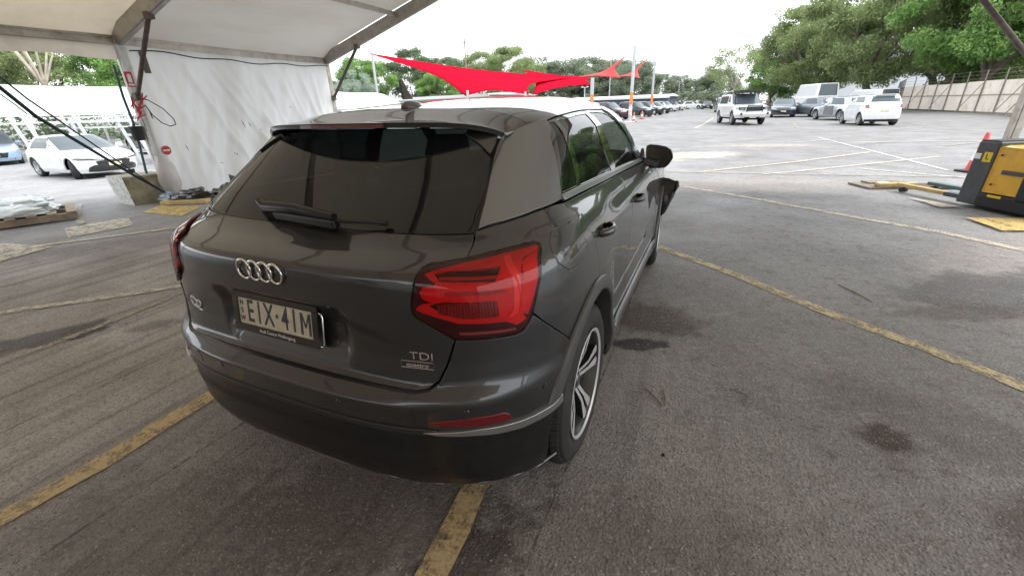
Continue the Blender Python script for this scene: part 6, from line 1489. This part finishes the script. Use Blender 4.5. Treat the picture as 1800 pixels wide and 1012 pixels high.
# --- white carport tents and steel frames on the left
tw=fabric('white shade roof',(.86,.87,.88),.35,(.7,.7,.68),.3)
ct=thing('carport','long white fabric carport roof behind the white hatchback','carport',(-32,14,-.3),0)
for k in range(7):
    y0=-16+6*k
    rr=[]
    for a in range(9):
        f_=a/8; x=2.6-7.5*f_; zz=2.12+1.55*math.sin(PI*.5*min(1,f_*1.7)); rr.append([(x,y0+.04,zz),(x,y0+3,zz-.05),(x,y0+5.96,zz)])
    obj('roof_panel',MB().grid(rr,flip=True),tw,ct,smooth=60)
    for dx in (2.5,-4.5):
        mb=MB(); mb.box((dx,y0,1.06),(.10,.10,2.12)); obj('post',mb,steelw,ct)
    mb=MB(); mb.box((2.55,y0+3,2.06),(.08,5.9,.10)); mb.box((2.55,y0+3,1.72),(.06,5.9,.06)); obj('eave_rail',mb,steelw,ct)
    for q in range(4): mb=MB(); mb.bar((2.55,y0+1.5*q,1.72),(2.55,y0+1.5*q+.6,2.06),.04,.04); obj('web',mb,steelw,ct)
for k,(x,y) in enumerate(((-19.5,6.6),(-20.6,8.6),(-20.3,10.4),(-18.6,9.6))):
    x,y=x-3.5,y+1.2; t=thing('steel_frame',['leaning white steel frame nearest the left edge','white steel frame behind the roof of the white hatchback','white steel frame right of the white hatchback','pair of white steel struts beside the marquee post'][k],'frame',(x,y,gz(x,y)),.35,'white steel frames leaning in the yard')
    for q in (-.30,.30): mb=MB(); mb.bar((q,0,0),(q-.75,.1,2.15),.09,.09); obj('strut',mb,steelw,t)
    for zz in (.5,1.2,1.8): mb=MB(); mb.bar((-.30-.35*zz,0.02+.05*zz,zz),(.30-.35*zz,.02+.05*zz,zz),.05,.05); obj('rung',mb,steelw,t)
mb=MB()
for k in range(3): mb.bar((-26,9.5,1.15+.22*k),(-17,12.5,1.15+.22*k),.06,.06)
t=thing('rail_stack','long white steel rails stacked behind the white hatchback','rails',(0,0,0)); 
for k in range(3): m_=MB(); m_.bar((-26,9.5,1.15+.22*k),(-16.6,12.6,1.15+.22*k),.06,.06); obj('rail',m_,steelw,t)
for x,y in ((-25,9.8),(-17.5,12.3)): m_=MB(); m_.box((x,y,.8),(.1,.1,1.6)); obj('post',m_,steelw,t)
mb=MB(); mb.box((0,0,.6),(.5,.4,1.2)); tag(obj('white_bin',mb,whitep,loc=(-20.8,10.9,.3),bevel=.03),'white plastic drum among the steel frames right of the white hatchback','drum')
# --- light poles and power lines
for x,y,h,lb in ((-19.5,95,10.5,'thin light pole with two lamp heads above the faded sails'),(-8.0,120,6,'thin light pole over the middle of the far car row'),(-22,85,4.5,'short light pole left of the thick banded pole')):
    t=thing('light_pole',lb,'light pole',(x,y,0)); mb=MB(); mb.tube([(0,0,0),(0,0,h)],[.12,.07],10); obj('pole',mb,galv,t,smooth=40); mb=MB(); mb.box((0,0,h-.1),(1.1,.08,.08)); obj('crossarm',mb,galv,t)
    for s_ in (-.5,.5): mb=MB(); mb.box((s_,0,h+.02),(.35,.25,.18)); obj('lamp_head',mb,galv,t)
up_=thing('utility_pole','wooden power pole with a crossarm above the big red sail','utility pole',(-50,90,0)); wpm=mat('pole wood',(.22,.19,.16),rough=.9)
mb=MB(); mb.tube([(0,0,0),(0,0,15.2)],[.2,.13],10); obj('pole',mb,wpm,up_,smooth=40); mb=MB(); mb.box((0,0,14.4),(2.4,.12,.12)); obj('crossarm',mb,wpm,up_)
for k,(dx,dz) in enumerate(((-1.1,14.45),(1.1,14.45))):
    pts=[(-50+dx+(-70)*f_*1.0,90-10*f_,dz-3.2*4*f_*(1-f_)*.6) for f_ in np.linspace(0,1,14)]; tag(obj('power_line',MB().tube(pts,.03,4),rubber),['power line running left from the wooden pole, upper one','power line running left from the wooden pole, lower one'][k],'cable')
# ------------------------------------------------------------------ trees
bark=mat('grey brown bark',(.16,.13,.105),rough=.9,var=.35,vscale=3,bump=.4,bscale=12); gbark=mat('pale gum bark',(.46,.40,.34),rough=.8,var=.2,vscale=1.5,dirt=(.25,.2,.16,.6),dscale=2)
def leafmat(name,c,c2):
    m=bpy.data.materials.new(name); m.use_nodes=True; n=m.node_tree; L=n.links; b=n.nodes['Principled BSDF']; b.inputs['Roughness'].default_value=.55
    oi=n.nodes.new('ShaderNodeNewGeometry'); x=n.nodes.new('ShaderNodeMix'); x.data_type='RGBA'; x.inputs[6].default_value=(*c,1); x.inputs[7].default_value=(*c2,1); L.new(oi.outputs['Random Per Island'],x.inputs[0])
    z=n.nodes.new('ShaderNodeTexNoise'); z.inputs['Scale'].default_value=.7; tc=n.nodes.new('ShaderNodeTexCoord'); L.new(tc.outputs['Object'],z.inputs[0]); r=n.nodes.new('ShaderNodeMapRange'); r.inputs[1].default_value=.3; r.inputs[2].default_value=.7; r.inputs[3].default_value=.65; r.inputs[4].default_value=1.4; L.new(z.outputs['Fac'],r.inputs[0])
    s=n.nodes.new('ShaderNodeVectorMath'); s.operation='SCALE'; L.new(x.outputs[2],s.inputs[0]); L.new(r.outputs[0],s.inputs['Scale']); L.new(s.outputs[0],b.inputs['Base Color'])
    t=n.nodes.new('ShaderNodeBsdfTranslucent'); L.new(s.outputs[0],t.inputs[0]); y=n.nodes.new('ShaderNodeMixShader'); y.inputs[0].default_value=.35; L.new(b.outputs[0],y.inputs[1]); L.new(t.outputs[0],y.inputs[2]); L.new(y.outputs[0],n.nodes['Material Output'].inputs['Surface']); return m
lf_gum=leafmat('gum leaves',(.17,.24,.09),(.30,.36,.16)); lf_bright=leafmat('bright leaves',(.12,.24,.055),(.22,.36,.10)); lf_grey=leafmat('silvery leaves',(.22,.29,.23),(.34,.40,.33)); lf_dark=leafmat('dark leaves',(.10,.155,.075),(.17,.23,.12)); lf_far=leafmat('far leaves',(.15,.20,.125),(.24,.28,.19))
def leaf_mesh(name,centers,n_each,leaf,m,seed,flat=.6,droop=0,streak=0):
    r=np.random.RandomState(seed); V=[];
    for (cx,cy,cz,rad) in centers:
        n=int(n_each*(rad)**1.6); d=r.normal(size=(n,3)); d/=np.linalg.norm(d,axis=1)[:,None]; rr=rad*(r.rand(n)**.42)[:,None]; p=d*rr; p[:,2]*=flat; p+=np.array([cx,cy,cz])
        sz=leaf*(.6+.8*r.rand(n)); a=r.normal(size=(n,3)); 
        if streak: a[:,2]-=streak; a[:,0]+=streak*.6
        a/=np.linalg.norm(a,axis=1)[:,None]; b=np.cross(a,r.normal(size=(n,3))); b/=np.linalg.norm(b,axis=1)[:,None]
        a=a*sz[:,None]; b=b*(sz*.42)[:,None]
        V.append(np.stack([p-a*.5,p+b*.5,p+a*.5,p-b*.5],1))
    V=np.concatenate(V).reshape(-1,3); nq=len(V)//4
    me=bpy.data.meshes.new(name); me.vertices.add(len(V)); me.vertices.foreach_set('co',V.astype(np.float32).ravel()); me.loops.add(nq*4); me.loops.foreach_set('vertex_index',np.arange(nq*4,dtype=np.int32)); me.polygons.add(nq); me.polygons.foreach_set('loop_start',np.arange(0,nq*4,4,dtype=np.int32)); me.materials.append(m); me.update(calc_edges=True); return me
def tree_proto(kind,seed):
    r=random.Random(seed); mb=MB(); C=[]
    if kind=='gum':      H,R_,nl,nc=13,6.5,7,74; trunk_h=2.8
    elif kind=='bright': H,R_,nl,nc=10,5.4,6,72; trunk_h=2.0
    elif kind=='wispy':  H,R_,nl,nc=12,5.0,6,34; trunk_h=4.0
    elif kind=='far':    H,R_,nl,nc=11,6.5,5,95; trunk_h=.6
    elif kind=='round':  H,R_,nl,nc=7.5,4.6,5,40; trunk_h=1.2
    elif kind=='bare':   H,R_,nl,nc=14,6.0,8,4; trunk_h=5.2
    else:                H,R_,nl,nc=10,4.6,5,80; trunk_h=1.2
    tr=.42 if kind=='gum' else .28
    top=Vector((r.uniform(-.6,.6),r.uniform(-.6,.6),trunk_h)); mb.tube([(0,0,-.1),(.1,.05,trunk_h*.5),top],[tr,tr*.8,tr*.65],9)
    ends=[]
    for k in range(nl):
        a=2*PI*k/nl+r.uniform(-.4,.4); el=r.uniform(.5,1.25) if kind!='bare' else r.uniform(.85,1.35); L1=(H-trunk_h)*r.uniform(.45,.65); d=Vector((math.cos(a)*math.cos(el),math.sin(a)*math.cos(el),math.sin(el)))
        p1=top+d*L1*.5+Vector((0,0,.3)); p2=top+d*L1+Vector((0,0,.6)); mb.tube([top-Vector((0,0,.3)),p1,p2],[tr*.45,tr*.3,tr*.18],7)
        for q in range(4 if kind!='bare' else 3):
            a2=a+r.uniform(-.9,.9); el2=r.uniform(.2,1.2); d2=Vector((math.cos(a2)*math.cos(el2),math.sin(a2)*math.cos(el2),math.sin(el2))); p3=p2+d2*r.uniform(1.2,2.6)*(H/12); pm_=p1.lerp(p2,r.uniform(.3,1)); mid=pm_.lerp(p3,.5)+Vector((r.uniform(-.2,.2),r.uniform(-.2,.2),.2)); mb.tube([pm_,mid,p3],[tr*.2,tr*.12,tr*.05],6); ends.append(p3)
            if kind=='bare':
                for _ in range(2): p4=p3+Vector((r.uniform(-1,1),r.uniform(-1,1),r.uniform(.4,1.3))); mb.tube([p3,p3.lerp(p4,.5)+Vector((.1,0,.1)),p4],[tr*.06,tr*.04,.015],5)
    trunk=mesh_of('trunk',mb,gbark if kind in ('bare','wispy') else bark,50)
    for e in ends:
        if kind!='bare' : C.append((e.x,e.y,e.z,r.uniform(.9,1.5)*H/12))
    for k in range(nc):
        # uneven crown
        a=r.uniform(0,2*PI); zf=r.random(); rad=R_*(math.sin(PI*(.12+.80*zf))**.6)*math.sqrt(r.uniform(.1,1)); C.append((math.cos(a)*rad,math.sin(a)*rad,trunk_h*.95+(H-trunk_h)*zf*.97,r.uniform(.7,1.5)*H/12*(1.35 if kind=='far' else 1.12)))
    if kind=='bare': C=C[:4]
    m_={'gum':lf_gum,'bright':lf_bright,'wispy':lf_gum,'round':lf_grey,'bare':lf_gum,'far':lf_far,'dark':lf_dark}[kind]
    dens_={'gum':300,'bright':360,'wispy':120,'round':420,'bare':40,'far':150,'dark':330}[kind]; ls={'gum':.27,'bright':.26,'wispy':.26,'round':.20,'bare':.25,'far':.34,'dark':.26}[kind]
    crown=leaf_mesh('crown',C,dens_,ls,m_,seed,.62 if kind!='round' else .85,streak=.7 if kind in('gum','wispy') else .2)
    return trunk,crown
PR={}
def tree(kind,seed,x,y,s,rz,label,group,zs=1.):
    if (kind,seed) not in PR: PR[(kind,seed)]=tree_proto(kind,seed)
    tk_,cr=PR[(kind,seed)]; t=thing('gum_tree' if kind in('gum','wispy','bare') else 'tree',label,'tree',(x,y,gz(x,y)),rz,group); t.scale=(s,s,s*zs)
    for me,nm in ((tk_,'trunk'),(cr,'crown')): o=bpy.data.objects.new(nm,me); COL.objects.link(o); o.parent=t
    return t
g1='big trees behind the cream fence'
tree('gum',1,17.0,66,1.15,.3,'tall spreading gum tree behind the white van, the highest crown on the right',g1)
tree('gum',2,22.5,60,1.20,1.4,'broad gum tree right of the tallest one, branches over the fence',g1)
tree('bright',3,21.6,53,1.25,2.2,'bright green leafy tree leaning over the cream fence',g1,1.1)
tree('gum',1,12.0,78,1.0,3.1,'dense gum tree left of the tallest one, above the dark sedan',g1)
tree('bright',3,30,66,1.3,.4,'green tree behind the fence near the warehouse roof',g1)
tree('bright',15,27.0,46,1.0,1.1,'bright green tree low over the right-hand part of the cream fence',g1)
tree('wispy',4,31.5,50,1.35,.9,'thin see-through gum tree at the right edge of the picture',g1)
tree('wispy',4,36,44,1.2,2.4,'second thin gum tree in the top right corner',g1)
tree('gum',2,27,78,1.35,2.7,'large gum behind the bright green tree',g1)
tree('gum',2,16.5,88,1.1,4.1,'gum tree behind the tallest one',g1)
tree('bright',3,9.2,88,.85,1.0,'smaller green tree at the left end of the right-hand group',g1)
tree('wispy',5,3.6,100,.95,.2,'pale thin gum standing alone left of the lifted ute',None)
g2='trees along the far edge of the yard'
rt=random.Random(11)
lab2=['far tree above the left end of the faded sails','far tree directly above the thick banded pole','far tree between the two banded poles','far tree just right of the second banded pole','far tree above the white cars','low far tree over the end of the lane','far tree left of the lone pale gum','far tree behind the lone pale gum','far tree behind the second red sail','far tree above the first orange band','tall far tree behind the light pole','far tree behind the maroon SUV']
for i,x in enumerate((-38,-31,-24,-18,-12.5,-7.5,-3,2,-47,-27,-21,-34)):
    tree('far',6+i%3,x+rt.uniform(-1,1),118+rt.uniform(-6,14)+(8 if i>7 else 0),[1.15,1.0,1.05,.95,.75,.70,.65,.75,1.25,1.1,1.0,1.2][i]*1.0,rt.uniform(0,6),lab2[i],g2)
g3='trees behind the shed on the left of the sails'
tree('round',9,-66,72,1.15,.4,'round silvery green tree left of the big red sail',None)
tree('bright',3,-76,72,.95,1.0,'green tree just right of the marquee corner post',g3)
tree('dark',10,-66,92,1.45,1.7,'tall dark green tree behind the big red sail',g3); tree('gum',2,-58,112,1.15,2.5,'olive gum tree behind the wooden power pole',g3); tree('dark',10,-84,96,1.1,3.5,'dark tree behind the round silvery one',g3); tree('bright',3,-54,84,.9,4.0,'green tree under the big red sail',g3); tree('far',6,-96,80,1.1,2,'tree hidden mostly by the tarpaulin wall',g3)
g4='trees behind the white carport on the left'
tree('bare',12,-58,22,1.0,.6,'bare white-trunked gum with few leaves above the white carport',None)
tree('dark',10,-60,14,.95,.3,'dark tree at the far left edge above the carport',g4); tree('bright',3,-56,34,1.0,1.9,'bright green tree right of the bare white gum',g4); tree('gum',1,-72,26,.85,2.9,'olive tree behind the bare white gum',g4); tree('bright',3,-66,44,1.05,4.4,'green tree beside the left marquee post',g4); tree('far',7,-75,5,.9,1,'tree at the left edge behind the dark one',g4)
tree('far',7,-70,56,1.0,5,'tree behind the left end of the tarpaulin',g4)

def hedge(name,label,pts,h,m,seed,leaf=.35,n=120):
    C=[]; r=random.Random(seed)
    for a,b in zip(pts[:-1],pts[1:]):
        L_=math.dist(a,b)
        for k in range(int(L_/1.3)):
            q=k/(L_/1.3); 
            for zz in (.25,.65,1.0): C.append((a[0]+(b[0]-a[0])*q+r.uniform(-1,1),a[1]+(b[1]-a[1])*q+r.uniform(-1,1),h*zz*r.uniform(.7,1.1),r.uniform(.9,1.5)))
    o=bpy.data.objects.new(name,leaf_mesh(name,C,n,leaf,m,seed)); COL.objects.link(o); tag(o,label,kind='stuff')
hedge('undergrowth','dense dark undergrowth below the far tree line beyond the parked cars',[(-75,104),(-40,112),(-10,114),(14,108)],3.2,lf_far,31,.42,60)
hedge('undergrowth','dark undergrowth behind the white carport on the left',[(-46,-6),(-46,14),(-48,40)],2.2,lf_dark,32,.36,60)
hedge('undergrowth','green undergrowth at the foot of the gum trees behind the cream fence',[(24,44),(24,62),(27,80)],2.2,lf_gum,33,.36,60)

tree('bright',3,-57,29,1.0,2.4,'rounded green tree immediately right of the bare white gum',g4); tree('dark',10,-60,33,1.05,5.0,'dark green tree nearest the left marquee post',g4); tree('gum',2,-66,18,.9,.9,'olive gum tree left of the bare white gum',g4)
tree('bright',15,-70,80,1.2,.9,'green tree seen between the marquee corner post and the round silvery tree',g3); tree('dark',16,-58,94,1.25,.9,'dark green tree right of the tall one behind the big red sail',g3); tree('gum',1,-48,108,1.15,5.2,'olive gum rising behind the middle of the big red sail',g3)
# small parts on the pallet truck
mb=MB()
for y,z in ((-.30,.34),(-.74,.34),(-.30,.70),(-.72,.62)): mb.lathe([(0,-.006),(.013,-.006),(.015,0)],8,c=(-.366,y,z),ax='x')
obj('bolt',mb,rubber,tk); mb=MB(); mb.tube([(-.20,-.45,.76),(-.24,-.60,.86),(-.15,-.75,.95),(-.05,-.9,1.05)],.012,6); obj('hose',mb,rubber,tk,smooth=50)
mb=MB(); mb.box((-.368,-.50,.50),(.006,.26,.05)); obj('decal',mb,charc,tk); mb=MB(); mb.box((-.374,-.40,.20),(.006,.16,.03)); obj('decal',mb,yst,tk)
